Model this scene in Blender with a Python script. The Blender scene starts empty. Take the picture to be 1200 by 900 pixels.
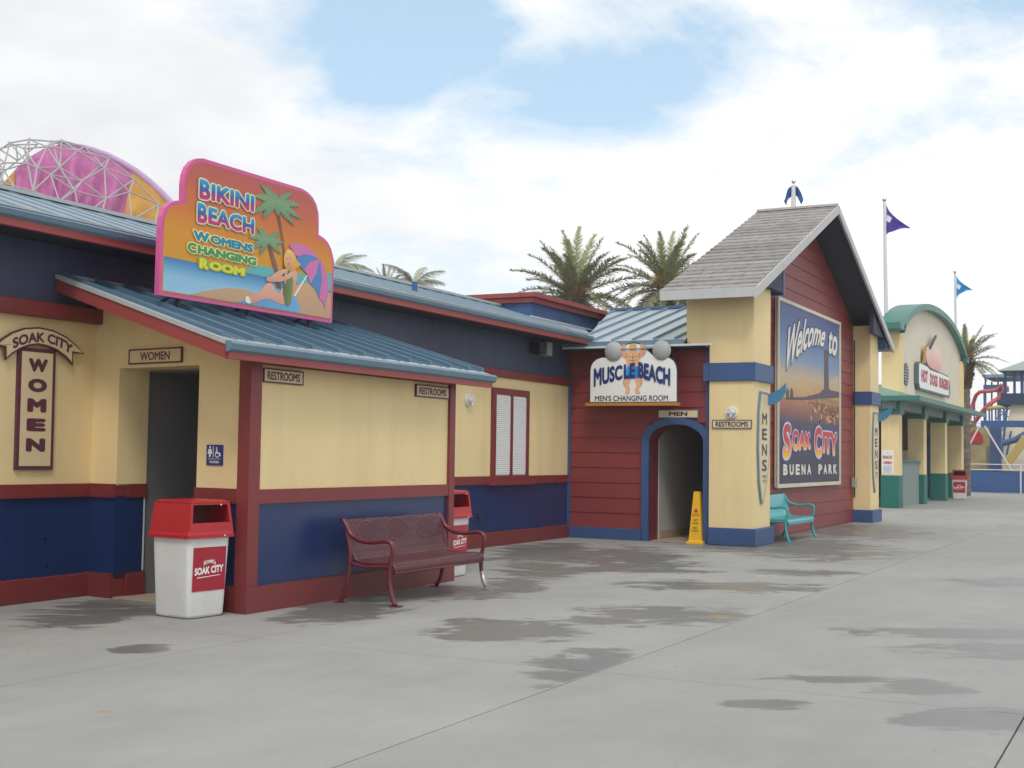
import bpy, bmesh, math, random
from mathutils import Vector, Matrix
random.seed(7)
R = math.radians
scn = bpy.context.scene
COL = scn.collection

# ------------------------------------------------------------------ camera
cd = bpy.data.cameras.new("camera"); cam = bpy.data.objects.new("camera", cd); COL.objects.link(cam)
cd.sensor_width = 36.0; cd.lens = 1490.09 / 1200 * 36; cd.clip_start = 0.1; cd.clip_end = 3000
YAW, PIT, ROL = R(62.5764), R(3.1764), R(0.83452)
fw = Vector((math.sin(YAW) * math.cos(PIT), math.cos(YAW) * math.cos(PIT), math.sin(PIT)))
rt = Vector((math.cos(YAW), -math.sin(YAW), 0)); up = rt.cross(fw)
r2 = rt * math.cos(ROL) + up * math.sin(ROL); u2 = up * math.cos(ROL) - rt * math.sin(ROL)
m = Matrix((r2, u2, -fw)).transposed().to_4x4(); m.translation = Vector((0, 0, 1.58))
cam.matrix_world = m
scn.camera = cam

# ------------------------------------------------------------------ world: pale blue sky under broken bright cloud
SUN_EL, SUN_AZ = R(50), R(238)      # azimuth clockwise from +Y
wd = bpy.data.worlds.new("World"); scn.world = wd; wd.use_nodes = True
nt = wd.node_tree; nt.nodes.clear()
def N(nt, t, **k):
    n = nt.nodes.new(t)
    for a, b in k.items(): setattr(n, a, b)
    return n
out = N(nt, 'ShaderNodeOutputWorld'); bg = N(nt, 'ShaderNodeBackground'); bg.inputs[1].default_value = 0.1
sky = N(nt, 'ShaderNodeTexSky', sky_type='NISHITA', sun_disc=False, sun_elevation=SUN_EL, sun_rotation=SUN_AZ)
sky.air_density = 1.0; sky.dust_density = 2.0; sky.ozone_density = 1.2
tc = N(nt, 'ShaderNodeTexCoord')
def math_(nt, op, a, b=None, c=None, clamp=False):
    n = N(nt, 'ShaderNodeMath', operation=op); n.use_clamp = clamp
    for i, v in enumerate((a, b, c)):
        if v is None: continue
        if hasattr(v, 'links'): nt.links.new(v, n.inputs[i])
        else: n.inputs[i].default_value = v
    return n.outputs[0]
def vmath(nt, op, a, b):
    n = N(nt, 'ShaderNodeVectorMath', operation=op)
    for i, v in enumerate((a, b)):
        if hasattr(v, 'links'): nt.links.new(v, n.inputs[i])
        else: n.inputs[i].default_value = v
    return n
def mixc(nt, f, a, b, bt='MIX'):
    n = N(nt, 'ShaderNodeMix', data_type='RGBA', blend_type=bt)
    for i, v in ((0, f), (6, a), (7, b)):
        if hasattr(v, 'links'): nt.links.new(v, n.inputs[i])
        elif i == 0: n.inputs[0].default_value = v
        else: n.inputs[i].default_value = (*v, 1) if len(v) == 3 else v
    return n.outputs[2]
D = tc.outputs['Generated']
def noise(nt, vec, scale, detail=6, rough=0.55, stretch=(1, 1, 1), dist=0.0):
    mp = N(nt, 'ShaderNodeMapping'); mp.inputs['Scale'].default_value = stretch; nt.links.new(vec, mp.inputs[0])
    n = N(nt, 'ShaderNodeTexNoise'); n.inputs['Scale'].default_value = scale; n.inputs['Detail'].default_value = detail
    n.inputs['Roughness'].default_value = rough; n.inputs['Distortion'].default_value = dist; nt.links.new(mp.outputs[0], n.inputs['Vector'])
    return n.outputs['Fac']
big = noise(nt, D, 3.4, 10, 0.6, (1, 1, 2.0), 0.35)
def lobe(c, rr, ru):        # soft gap in the cloud deck round direction c
    d = vmath(nt, 'SUBTRACT', D, c).outputs[0]
    a = vmath(nt, 'DOT_PRODUCT', d, (0.4606 / rr, -0.8876 / rr, 0)).outputs['Value']
    b = vmath(nt, 'DOT_PRODUCT', d, (0, 0, 1 / ru)).outputs['Value']
    s = math_(nt, 'ADD', math_(nt, 'MULTIPLY', a, a), math_(nt, 'MULTIPLY', b, b))
    f = math_(nt, 'DOT_PRODUCT' if False else 'SUBTRACT', 1.0, s, clamp=True)
    front = vmath(nt, 'DOT_PRODUCT', D, c).outputs['Value']
    return math_(nt, 'MULTIPLY', f, math_(nt, 'GREATER_THAN', front, 0.5))
gaps = None
for c, rr, ru, w in (((0.845, 0.438, 0.302), 0.22, 0.07, 0.95), ((0.78, 0.54, 0.335), 0.14, 0.05, 0.7), ((0.885, 0.375, 0.275), 0.12, 0.045, 0.7), ((0.91, 0.28, 0.30), 0.09, 0.045, 0.6), ((0.80, 0.53, 0.285), 0.05, 0.03, 0.7),
                     ((0.95, 0.11, 0.33), 0.14, 0.06, 0.85), ((0.975, 0.14, 0.19), 0.13, 0.09, 0.40), ((0.965, 0.06, 0.25), 0.10, 0.05, 0.4)):
    l = math_(nt, 'MULTIPLY', lobe(c, rr, ru), w)
    gaps = l if gaps is None else math_(nt, 'ADD', gaps, l)
cov = math_(nt, 'ADD', math_(nt, 'MULTIPLY', math_(nt, 'SUBTRACT', big, 0.5), 4.2), 1.12)
cov = math_(nt, 'SUBTRACT', cov, math_(nt, 'MULTIPLY', gaps, 1.0))
wis = noise(nt, D, 9.0, 8, 0.62, (1, 1, 2.6), 0.5)
cov = math_(nt, 'ADD', cov, math_(nt, 'MULTIPLY', math_(nt, 'SUBTRACT', wis, 0.46), 1.6))
cov = math_(nt, 'SMOOTH_MIN', cov, 1.0, 0.2)
cov = math_(nt, 'MAXIMUM', cov, 0.0, clamp=True)
shade = noise(nt, D, 2.2, 5, 0.5, (1, 1, 2.0), 0.1)
cr = N(nt, 'ShaderNodeValToRGB'); nt.links.new(shade, cr.inputs[0])
cr.color_ramp.elements[0].position = 0.34; cr.color_ramp.elements[0].color = (8.2, 8.4, 8.7, 1)
cr.color_ramp.elements[1].position = 0.47; cr.color_ramp.elements[1].color = (10.6, 10.6, 10.6, 1)
blue = mixc(nt, 1.0, sky.outputs[0], (1.55, 1.75, 1.8), 'MULTIPLY')
blue = mixc(nt, 0.55, blue, (6.9, 8.9, 10.2))
nt.links.new(mixc(nt, cov, blue, cr.outputs[0]), bg.inputs[0])
nt.links.new(bg.outputs[0], out.inputs[0])

# ------------------------------------------------------------------ sun, softened by thin cloud
sd = bpy.data.lights.new("sun", 'SUN'); sun = bpy.data.objects.new("sun", sd); COL.objects.link(sun)
sd.energy = 1.25; sd.angle = R(13); sd.color = (1, 0.95, 0.88)
sv = Vector((math.sin(SUN_AZ) * math.cos(SUN_EL), math.cos(SUN_AZ) * math.cos(SUN_EL), math.sin(SUN_EL)))
sun.rotation_euler = sv.to_track_quat('Z', 'Y').to_euler(); sun.location = (0, -20, 40)
scn.view_settings.view_transform = 'Standard'; scn.view_settings.look = 'None'
scn.view_settings.exposure = 0.04; scn.view_settings.gamma = 1.0

# ------------------------------------------------------------------ materials
def lin(c):
    return tuple(((x / 255) / 12.92 if x / 255 <= 0.04045 else ((x / 255 + 0.055) / 1.055) ** 2.4) for x in c)
MATS = {}
def mat(name, col, rough=0.6, var=0.08, scale=1.5, bump=0.0, bscale=60, metal=0.0, streak=0.0, spec=0.5, dirt=0.0, coat=0.0):
    if name in MATS: return MATS[name]
    m_ = bpy.data.materials.new(name); m_.use_nodes = True; t = m_.node_tree
    b = t.nodes['Principled BSDF']; b.inputs['Roughness'].default_value = rough; b.inputs['Metallic'].default_value = metal
    b.inputs['Specular IOR Level'].default_value = spec; b.inputs['Coat Weight'].default_value = coat
    g = N(t, 'ShaderNodeNewGeometry'); P = g.outputs['Position']
    c = (*col, 1)
    n1 = noise(t, P, scale, 5, 0.6)
    f = math_(t, 'MULTIPLY', math_(t, 'SUBTRACT', n1, 0.5), 4 * var)
    f = math_(t, 'ADD', f, 1.0)
    if streak:
        n2 = noise(t, P, 3.0, 4, 0.6, (1, 1, 0.12))
        f = math_(t, 'SUBTRACT', f, math_(t, 'MULTIPLY', math_(t, 'SUBTRACT', n2, 0.5, clamp=True), 4 * streak))
    if dirt:
        sp = N(t, 'ShaderNodeSeparateXYZ'); t.links.new(P, sp.inputs[0])
        h = math_(t, 'SUBTRACT', 1.0, math_(t, 'DIVIDE', sp.outputs[2], 0.45), clamp=True)
        n3 = noise(t, P, 5.0, 6, 0.7)
        f = math_(t, 'SUBTRACT', f, math_(t, 'MULTIPLY', math_(t, 'MULTIPLY', h, n3), dirt))
    vm = N(t, 'ShaderNodeVectorMath', operation='SCALE'); vm.inputs[0].default_value = col; t.links.new(f, vm.inputs['Scale'])
    t.links.new(vm.outputs[0], b.inputs['Base Color'])
    n4 = noise(t, P, 9, 4, 0.6)
    rr = math_(t, 'ADD', math_(t, 'MULTIPLY', math_(t, 'SUBTRACT', n4, 0.5), 0.14), rough, clamp=True)
    t.links.new(rr, b.inputs['Roughness'])
    if bump:
        bp = N(t, 'ShaderNodeBump'); bp.inputs['Strength'].default_value = bump; bp.inputs['Distance'].default_value = 0.01
        t.links.new(noise(t, P, bscale, 4, 0.6), bp.inputs['Height']); t.links.new(bp.outputs[0], b.inputs['Normal'])
    MATS[name] = m_; return m_
def ramp_mat(name, stops, axis=2, rough=0.6, noisy=0.04, interp='LINEAR', nscale=3):
    """paint that runs through several colours along the generated axis (a printed gradient)"""
    if name in MATS: return MATS[name]
    m_ = bpy.data.materials.new(name); m_.use_nodes = True; t = m_.node_tree
    b = t.nodes['Principled BSDF']; b.inputs['Roughness'].default_value = rough
    tc = N(t, 'ShaderNodeTexCoord'); sp = N(t, 'ShaderNodeSeparateXYZ'); t.links.new(tc.outputs['Generated'], sp.inputs[0])
    nz = noise(t, tc.outputs['Generated'], nscale, 6, 0.6)
    f = math_(t, 'ADD', sp.outputs[axis], math_(t, 'MULTIPLY', math_(t, 'SUBTRACT', nz, 0.5), noisy))
    r = N(t, 'ShaderNodeValToRGB'); t.links.new(f, r.inputs[0]); r.color_ramp.interpolation = interp
    e = r.color_ramp.elements
    dim = 0.62 if name.startswith('mural') else 1.0
    stops = [(p, tuple(255 * ((q / 255) * (dim ** 0.4545)) for q in c)) for p, c in stops]
    e[0].position = stops[0][0]; e[0].color = (*lin(stops[0][1]), 1)
    e[1].position = stops[-1][0]; e[1].color = (*lin(stops[-1][1]), 1)
    for p, c in stops[1:-1]:
        x = e.new(p); x.color = (*lin(c), 1)
    t.links.new(r.outputs[0], b.inputs['Base Color'])
    MATS[name] = m_; return m_

CREAM = mat('cream_stucco', (0.80, 0.635, 0.34), 0.8, 0.06, 0.7, 0.35, 45, streak=0.08, dirt=0.15)
RED = mat('barn_red_paint', (0.225, 0.034, 0.036), 0.5, 0.08, 1.2, 0.12, 30, streak=0.06)
REDTRIM = mat('maroon_trim_paint', (0.20, 0.030, 0.032), 0.45, 0.08, 1.5, 0.1, 30, streak=0.06, dirt=0.35)
BLUE = mat('navy_wall_paint', (0.010, 0.030, 0.115), 0.3, 0.1, 0.9, 0.0, 20, streak=0.1, dirt=0.25, spec=0.6)
BLUEUP = mat('faded_navy_wall_paint', (0.050, 0.070, 0.125), 0.5, 0.26, 0.5, 0.2, 25, streak=0.22)
BLUETRIM = mat('blue_trim_paint', (0.038, 0.088, 0.225), 0.5, 0.08, 1.5, 0.1, 25, dirt=0.2)
ROOFM = mat('sunbleached_roof_metal', (0.22, 0.305, 0.37), 0.45, 0.07, 0.7, 0.05, 8, metal=0.15)
ROOFB = mat('blue_roof_metal', (0.145, 0.215, 0.275), 0.42, 0.1, 0.7, 0.05, 8, metal=0.15, streak=0.05)
ROOFP = mat('pale_blue_roof_metal', (0.35, 0.42, 0.465), 0.38, 0.07, 0.8, 0.05, 8, metal=0.15)
ROOFRIB = mat('blue_seam_metal', (0.10, 0.19, 0.275), 0.4, 0.08, 2, metal=0.1)
GUTTER = mat('blue_gutter_metal', (0.14, 0.235, 0.31), 0.42, 0.1, 2.5, 0.05, 10, metal=0.1)
FLASH = mat('white_flashing', (0.62, 0.63, 0.62), 0.5, 0.07)
FASCR = mat('red_fascia_paint', (0.31, 0.058, 0.055), 0.5, 0.07, 1.4, streak=0.05)
CAPB = mat('roof_cap_grey', (0.42, 0.46, 0.47), 0.5, 0.06)
WHITE = mat('white_paint', (0.74, 0.74, 0.72), 0.55, 0.05, 1.2)
INTW = mat('interior_wall_paint', (0.50, 0.50, 0.48), 0.7, 0.06, 1.0)
INTD = mat('interior_shade_colour', (0.17, 0.17, 0.175), 0.6, 0.06, 1.0)  # shade of the unlit interiors is put into this wall colour
TILE = mat('tan_floor_tile', (0.42, 0.34, 0.26), 0.6, 0.1, 2.0)
DARK = mat('soffit_navy_paint', (0.028, 0.036, 0.062), 0.7, 0.08)
PLUM = mat('plum_sign_paint', (0.115, 0.03, 0.055), 0.5, 0.05)
SIGNC = mat('cream_sign_face', (0.70, 0.57, 0.35), 0.55, 0.04, 2)
BLACK = mat('black_letter_paint', (0.018, 0.018, 0.022), 0.5, 0.02)
NAVY = mat('navy_letter_paint', (0.015, 0.035, 0.17), 0.45, 0.04)
PWHITE = mat('bright_sign_white', (0.80, 0.80, 0.78), 0.45, 0.03)
LOUV = mat('white_louvre', (0.82, 0.83, 0.83), 0.5, 0.03)
STEEL = mat('grey_steel', (0.42, 0.43, 0.44), 0.35, 0.06, metal=0.6)
BENCHM = mat('maroon_powder_coat', (0.12, 0.014, 0.026), 0.3, 0.06, 4, spec=0.6)
BENCHS = mat('worn_maroon_mesh', (0.12, 0.038, 0.048), 0.42, 0.12, 5)
TEAL = mat('teal_powder_coat', (0.045, 0.33, 0.36), 0.35, 0.08, 4)
CANW = mat('off_white_plastic', (0.66, 0.66, 0.65), 0.5, 0.05, 3, 0.15, 120, dirt=0.3, streak=0.06)
CANR = mat('red_plastic_lid', (0.42, 0.012, 0.02), 0.38, 0.06, 3)
CANI = mat('dark_red_inside', (0.09, 0.012, 0.015), 0.7)
DECR = mat('crimson_decal', (0.36, 0.012, 0.03), 0.35, 0.03)
YEL = mat('safety_yellow_plastic', (0.80, 0.46, 0.015), 0.4, 0.05, 4)
REDL = mat('red_print', (0.45, 0.03, 0.03), 0.5, 0.03)
SHING = [mat('grey_brown_shingle_%s' % n, c, 0.9, 0.22, 6.0, 0.5, 80) for n, c in
         (('pale', (0.32, 0.30, 0.29)), ('mid', (0.28, 0.262, 0.25)), ('deep', (0.245, 0.23, 0.22)))]
GRWH = mat('grey_white_board', (0.50, 0.51, 0.52), 0.6, 0.06, 2, streak=0.08)
GREEN = mat('green_metal_trim', (0.045, 0.18, 0.155), 0.45, 0.08, 1.5)
GREENB = mat('green_base_paint', (0.012, 0.15, 0.12), 0.5, 0.08, 1.5, dirt=0.2)
GRGRN = mat('grey_green_panel', (0.20, 0.27, 0.25), 0.6, 0.06, 1.0)
PEDI = mat('pale_pediment_stucco', (0.68, 0.62, 0.50), 0.8, 0.05, 0.6, 0.2, 40, streak=0.05)
PBLUE = mat('bright_blue_paint', (0.035, 0.10, 0.27), 0.5, 0.1, 0.8)
PURP = mat('purple_cloth', (0.09, 0.045, 0.36), 0.8, 0.1, 3)
CYAN = mat('sky_blue_cloth', (0.02, 0.28, 0.62), 0.8, 0.1, 3)
POLE = mat('white_pole_paint', (0.66, 0.67, 0.68), 0.45, 0.04)

# ------------------------------------------------------------------ geometry helpers
OFF = {}
class MB:
    def __init__(s): s.v = []; s.f = []
    def add(s, vs, fs):
        k = len(s.v); s.v += [tuple(v) for v in vs]; s.f += [tuple(i + k for i in f) for f in fs]; return s
    def box(s, x0, x1, y0, y1, z0, z1):
        return s.add([(x0, y0, z0), (x1, y0, z0), (x1, y1, z0), (x0, y1, z0), (x0, y0, z1), (x1, y0, z1), (x1, y1, z1), (x0, y1, z1)],
                     [(3, 2, 1, 0), (4, 5, 6, 7), (0, 1, 5, 4), (1, 2, 6, 5), (2, 3, 7, 6), (3, 0, 4, 7)])
    def hexa(s, v8):
        return s.add(v8, [(3, 2, 1, 0), (4, 5, 6, 7), (0, 1, 5, 4), (1, 2, 6, 5), (2, 3, 7, 6), (3, 0, 4, 7)])
    def prism(s, poly, F, d0, d1):
        n = len(poly)
        return s.add([F(a, b, d0) for a, b in poly] + [F(a, b, d1) for a, b in poly],
                     [tuple(range(n))[::-1], tuple(range(n, 2 * n))] + [(i, (i + 1) % n, n + (i + 1) % n, n + i) for i in range(n)])
    def tube(s, pts, r, n=8, cap=True):
        pts = [Vector(p) for p in pts]; rs = r if hasattr(r, '__len__') else [r] * len(pts)
        prev = None; k = len(s.v)
        for i, p in enumerate(pts):
            t = (pts[min(i + 1, len(pts) - 1)] - pts[max(i - 1, 0)]).normalized()
            if prev is None:
                a = Vector((0, 0, 1)) if abs(t.z) < 0.9 else Vector((1, 0, 0)); u = t.cross(a).normalized()
            else: u = (prev - t * prev.dot(t)).normalized()
            prev = u; w = t.cross(u)
            s.v += [tuple(p + (u * math.cos(6.28319 * j / n) + w * math.sin(6.28319 * j / n)) * rs[i]) for j in range(n)]
        for i in range(len(pts) - 1):
            for j in range(n):
                a = k + i * n + j; b = k + i * n + (j + 1) % n
                s.f.append((a, b, b + n, a + n))
        if cap:
            s.f.append(tuple(range(k, k + n))[::-1]); s.f.append(tuple(range(k + (len(pts) - 1) * n, k + len(pts) * n)))
        return s
    def ball(s, c, r, n=10, sz=(1, 1, 1)):
        rows = []; k = len(s.v)
        for i in range(n // 2 + 1):
            ph = math.pi * i / (n // 2)
            for j in range(n):
                th = 2 * math.pi * j / n
                s.v.append((c[0] + r * sz[0] * math.sin(ph) * math.cos(th), c[1] + r * sz[1] * math.sin(ph) * math.sin(th), c[2] + r * sz[2] * math.cos(ph)))
        for i in range(n // 2):
            for j in range(n):
                s.f.append((k + i * n + j, k + i * n + (j + 1) % n, k + (i + 1) * n + (j + 1) % n, k + (i + 1) * n + j))
        return s
    def build(s, name, mt, parent=None, smooth=False, bevel=0.0):
        o_ = OFF.get(parent.name, Vector((0, 0, 0))) if parent else Vector((0, 0, 0))
        me = bpy.data.meshes.new(name)
        me.from_pydata([(v[0] - o_.x, v[1] - o_.y, v[2] - o_.z) for v in s.v], [], s.f)
        bm = bmesh.new(); bm.from_mesh(me)
        if len(s.f) < 20000: bmesh.ops.recalc_face_normals(bm, faces=bm.faces)
        if bevel: bmesh.ops.bevel(bm, geom=bm.edges[:], offset=bevel, segments=1, affect='EDGES')
        bm.to_mesh(me); bm.free()
        if smooth: me.polygons.foreach_set('use_smooth', [True] * len(me.polygons))
        me.materials.append(mt)
        o = bpy.data.objects.new(name, me); COL.objects.link(o)
        if parent: o.parent = parent
        OFF[o.name] = o_
        return o
def tag(o, label=None, cat=None, group=None, kind=None):
    for k, v in (('label', label), ('category', cat), ('group', group), ('kind', kind)):
        if v: o[k] = v
    return o
def thing(name, label, cat, loc=(0, 0, 0), group=None, rz=0):
    o = bpy.data.objects.new(name, None); COL.objects.link(o); o.location = loc; o.rotation_euler.z = rz
    o.empty_display_size = 0.2
    OFF[o.name] = Vector(loc); return tag(o, label, cat, group)
def link_mesh(name, me, parent, loc=(0, 0, 0), rot=(0, 0, 0), sc=1):
    o = bpy.data.objects.new(name, me); COL.objects.link(o); o.parent = parent
    o.location = loc; o.rotation_euler = rot; o.scale = (sc, sc, sc) if not hasattr(sc, '__len__') else sc
    return o
def copy_tree(o, parent=None):
    c = o.copy(); COL.objects.link(c); c.parent = parent; OFF[c.name] = OFF.get(o.name, Vector((0, 0, 0)))
    for ch in o.children: copy_tree(ch, c)
    return c
def box(name, mt, parent, x0, x1, y0, y1, z0, z1, bevel=0.0):
    return MB().box(x0, x1, y0, y1, z0, z1).build(name, mt, parent, bevel=bevel)
def FY(v): return lambda a, b, d: (a, v - d, b)        # face turned to -Y
def FX(v): return lambda a, b, d: (v - d, a, b)        # face turned to -X
def plate(name, mt, parent, poly, F, d0, d1): return MB().prism(poly, F, d0, d1).build(name, mt, parent)
def rect(a0, a1, b0, b1): return [(a0, b0), (a1, b0), (a1, b1), (a0, b1)]
def ell(ca, cb, ra, rb, n=20): return [(ca + ra * math.cos(6.28319 * i / n), cb + rb * math.sin(6.28319 * i / n)) for i in range(n)]
def frame_mb(a0, a1, b0, b1, w, F, d0, d1):
    mb = MB()
    for r_ in (rect(a0, a1, b1 - w, b1), rect(a0, a1, b0, b0 + w), rect(a0, a0 + w, b0 + w, b1 - w), rect(a1 - w, a1, b0 + w, b1 - w)): mb.prism(r_, F, d0, d1)
    return mb
def inset(poly, d):
    n = len(poly); A = sum(poly[i][0] * poly[(i + 1) % n][1] - poly[(i + 1) % n][0] * poly[i][1] for i in range(n))
    sgn = 1 if A > 0 else -1; o = []
    for i in range(n):
        p0, p1, p2 = Vector(poly[i - 1]), Vector(poly[i]), Vector(poly[(i + 1) % n])
        e1 = (p1 - p0).normalized(); e2 = (p2 - p1).normalized()
        n1 = Vector((-e1.y, e1.x)) * sgn; n2 = Vector((-e2.y, e2.x)) * sgn
        b = n1 + n2; b = b / max(0.35, b.dot(n1))
        q = p1 + b * d; o.append((q.x, q.y))
    return o
def smooth_poly(poly, it=2):
    for _ in range(it):
        o = []
        for i in range(len(poly)):
            a, b = poly[i], poly[(i + 1) % len(poly)]
            o += [(a[0] * .75 + b[0] * .25, a[1] * .75 + b[1] * .25), (a[0] * .25 + b[0] * .75, a[1] * .25 + b[1] * .75)]
        poly = o
    return poly
_tc = {}
def glyphs(s, bold, res=3):
    k = (s, bold)
    if k in _tc: return _tc[k]
    c = bpy.data.curves.new('t', 'FONT'); c.body = s; c.offset = bold; c.resolution_u = res; c.space_character = 1.0
    o = bpy.data.objects.new('t', c); COL.objects.link(o)
    dg = bpy.context.evaluated_depsgraph_get(); me = bpy.data.meshes.new_from_object(o.evaluated_get(dg))
    v = [(q.co.x, q.co.y) for q in me.vertices]; f = [tuple(p.vertices) for p in me.polygons]
    bpy.data.objects.remove(o); bpy.data.curves.remove(c); bpy.data.meshes.remove(me)
    _tc[k] = (v, f); return v, f
def quadmap(tl, tr, br, bl):
    def g(s, t):
        return (bl[0] * (1 - s) * (1 - t) + br[0] * s * (1 - t) + tr[0] * s * t + tl[0] * (1 - s) * t,
                bl[1] * (1 - s) * (1 - t) + br[1] * s * (1 - t) + tr[1] * s * t + tl[1] * (1 - s) * t)
    return g
def boxmap(a0, a1, b0, b1): return quadmap((a0, b1), (a1, b1), (a1, b0), (a0, b0))
def text(name, s, gm, F, d, mt, parent, bold=0.02, ref=None, shear=0.0, caps_big=None):
    """lettering fitted between the four corners that gm maps to"""
    v, f = glyphs(s, 0.0); rb = ref if ref is not None else bold
    x0 = min(p[0] for p in v) - rb; x1 = max(p[0] for p in v) + rb; y0 = min(p[1] for p in v) - rb; y1 = max(p[1] for p in v) + rb
    k = 1 if bold == 0 else 8 if bold < 0.06 else 12
    shifts = [(0, 0)] + [(bold * math.cos(6.28319 * i / k), bold * math.sin(6.28319 * i / k)) for i in range(k)] if bold else [(0, 0)]
    if bold > 0.05: shifts += [(bold * .5 * math.cos(6.28319 * i / 6), bold * .5 * math.sin(6.28319 * i / 6)) for i in range(6)]
    mb = MB()
    for i, (sx, sy) in enumerate(shifts):
        vs = []
        for x, y in v:
            q, t = (x + sx - x0) / (x1 - x0), (y + sy - y0) / (y1 - y0)
            q = (q + shear * (t - 0.5))
            a, b = gm(q, t); vs.append(F(a, b, d + i * 0.00006))
        mb.add(vs, f)
    return mb.build(name, mt, parent)

# ------------------------------------------------------------------ ground
def concrete(name, col, wet=True):
    m_ = bpy.data.materials.new(name); m_.use_nodes = True; t = m_.node_tree; b = t.nodes['Principled BSDF']
    P = N(t, 'ShaderNodeNewGeometry').outputs['Position']
    n1 = noise(t, P, 0.35, 6, 0.6); n2 = noise(t, P, 1.8, 8, 0.7); n3 = noise(t, P, 60, 3, 0.6); n5 = noise(t, P, 0.9, 6, 0.65, (0.35, 1.6, 1))
    f = math_(t, 'ADD', 1.0, math_(t, 'MULTIPLY', math_(t, 'SUBTRACT', n1, 0.5), 0.42))
    f = math_(t, 'ADD', f, math_(t, 'MULTIPLY', math_(t, 'SUBTRACT', n2, 0.5), 0.30))
    f = math_(t, 'ADD', f, math_(t, 'MULTIPLY', math_(t, 'SUBTRACT', n5, 0.5), 0.25))
    f = math_(t, 'ADD', f, math_(t, 'MULTIPLY', math_(t, 'SUBTRACT', n3, 0.5), 0.34))
    # scattered spots of gum and grime
    vo = N(t, 'ShaderNodeTexVoronoi'); vo.inputs['Scale'].default_value = 2.3; t.links.new(P, vo.inputs['Vector'])
    sp = math_(t, 'LESS_THAN', vo.outputs['Distance'], 0.035)
    f = math_(t, 'SUBTRACT', f, math_(t, 'MULTIPLY', sp, 0.28))
    U = vmath(t, 'DOT_PRODUCT', P, (0.4606, -0.8876, 0)).outputs['Value']; V = vmath(t, 'DOT_PRODUCT', P, (0.8876, 0.4606, 0)).outputs['Value']
    cb = N(t, 'ShaderNodeCombineXYZ'); t.links.new(U, cb.inputs[0]); t.links.new(V, cb.inputs[1])
    wn = math_(t, 'MULTIPLY', math_(t, 'SUBTRACT', noise(t, cb.outputs[0], 1.9, 11, 0.72, (0.8, 1.5, 1), 0.7), 0.5), 6.5)
    sx = N(t, 'ShaderNodeSeparateXYZ'); t.links.new(P, sx.inputs[0])
    blobs = [(0.01, 11.6, 0.75, 0.8, 0), (1.54, 12.9, 0.95, 0.8, 0), (0.95, 12.4, 0.5, .5, 0), (0.53, 9.5, 0.42, 0.8, 0), (0.75, 10.2, 0.3, 0.5, 0), (2.66, 15.76, 1.25, 0.7, 0), (6.0, 29.13, 3.4, 4.2, 0),
             (5.0, 22.99, 1.9, 3.0, 0), (0.72, 20.52, 1.1, 2.6, 0), (1.78, 20.03, 1.1, 2.6, 0), (0.45, 17.68, 0.6, 1.5, 0), (1.6, 17.9, 1.4, .6, 0), (0.04, 15.49, 0.4, 1.0, 0),
             (4.14, 17.81, 0.9, 0.5, 0), (-4.00, 12.43, 0.62, 1.2, 0), (-2.91, 10.20, 0.24, 0.25, 0), (-1.71, 12.94, 0.65, 1.2, 0), (-0.75, 14.6, 0.9, 0.8, 0),
             (4.3, 11.78, 1.3, 0.42, 1), (4.5, 10.69, 1.3, 0.45, 1), (2.35, 9.25, 0.42, 0.18, 1), (2.84, 8.95, 0.42, 0.34, 1),
             (3.0, 7.86, 0.66, 0.34, 1), (1.65, 8.29, 0.30, 0.18, 1), (6.6, 16.82, 0.8, 0.7, 1), (-4.6, 8.2, 0.5, 0.18, 1)]
    tot = {0: None, 1: None}
    for u, v, ru, rv, k in blobs:
        a = math_(t, 'MULTIPLY', math_(t, 'SUBTRACT', U, u), 1 / ru); c = math_(t, 'MULTIPLY', math_(t, 'SUBTRACT', V, v), 1 / rv)
        q = math_(t, 'SUBTRACT', 1.0, math_(t, 'ADD', math_(t, 'MULTIPLY', a, a), math_(t, 'MULTIPLY', c, c)))
        q = math_(t, 'MAXIMUM', q, -1.6)
        tot[k] = q if tot[k] is None else math_(t, 'MAXIMUM', tot[k], q)
    side = math_(t, 'MULTIPLY', math_(t, 'SUBTRACT', sx.outputs[1], 3.76), 30.0)     # stops at the joint
    a0 = math_(t, 'MINIMUM', math_(t, 'ADD', tot[0], wn), side)
    tt = math_(t, 'MAXIMUM', a0, math_(t, 'ADD', tot[1], wn))
    mr = N(t, 'ShaderNodeMapRange'); mr.interpolation_type = 'SMOOTHSTEP'; t.links.new(tt, mr.inputs[0])
    mr.inputs[1].default_value = -0.15; mr.inputs[2].default_value = 0.55
    oi = N(t, 'ShaderNodeObjectInfo')
    f = math_(t, 'MULTIPLY', f, math_(t, 'ADD', 0.965, math_(t, 'MULTIPLY', oi.outputs['Random'], 0.07)))
    wet_f = math_(t, 'MULTIPLY', mr.outputs[0], 0.47)
    f = math_(t, 'MULTIPLY', f, math_(t, 'SUBTRACT', 1.0, wet_f))
    vc = N(t, 'ShaderNodeTexVoronoi', feature='DISTANCE_TO_EDGE'); vc.inputs['Scale'].default_value = 0.33
    wp = N(t, 'ShaderNodeVectorMath', operation='ADD'); t.links.new(P, wp.inputs[0])
    nn = N(t, 'ShaderNodeTexNoise'); nn.inputs['Scale'].default_value = 1.7; nn.inputs['Detail'].default_value = 5; t.links.new(P, nn.inputs['Vector']); t.links.new(nn.outputs['Color'], wp.inputs[1]); t.links.new(wp.outputs[0], vc.inputs['Vector'])
    ck = math_(t, 'LESS_THAN', vc.outputs['Distance'], 0.0022)
    ck = math_(t, 'MULTIPLY', ck, math_(t, 'GREATER_THAN', n1, 0.53))
    f = math_(t, 'SUBTRACT', f, math_(t, 'MULTIPLY', ck, 0.0))
    # rust spots
    rust = None
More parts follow.
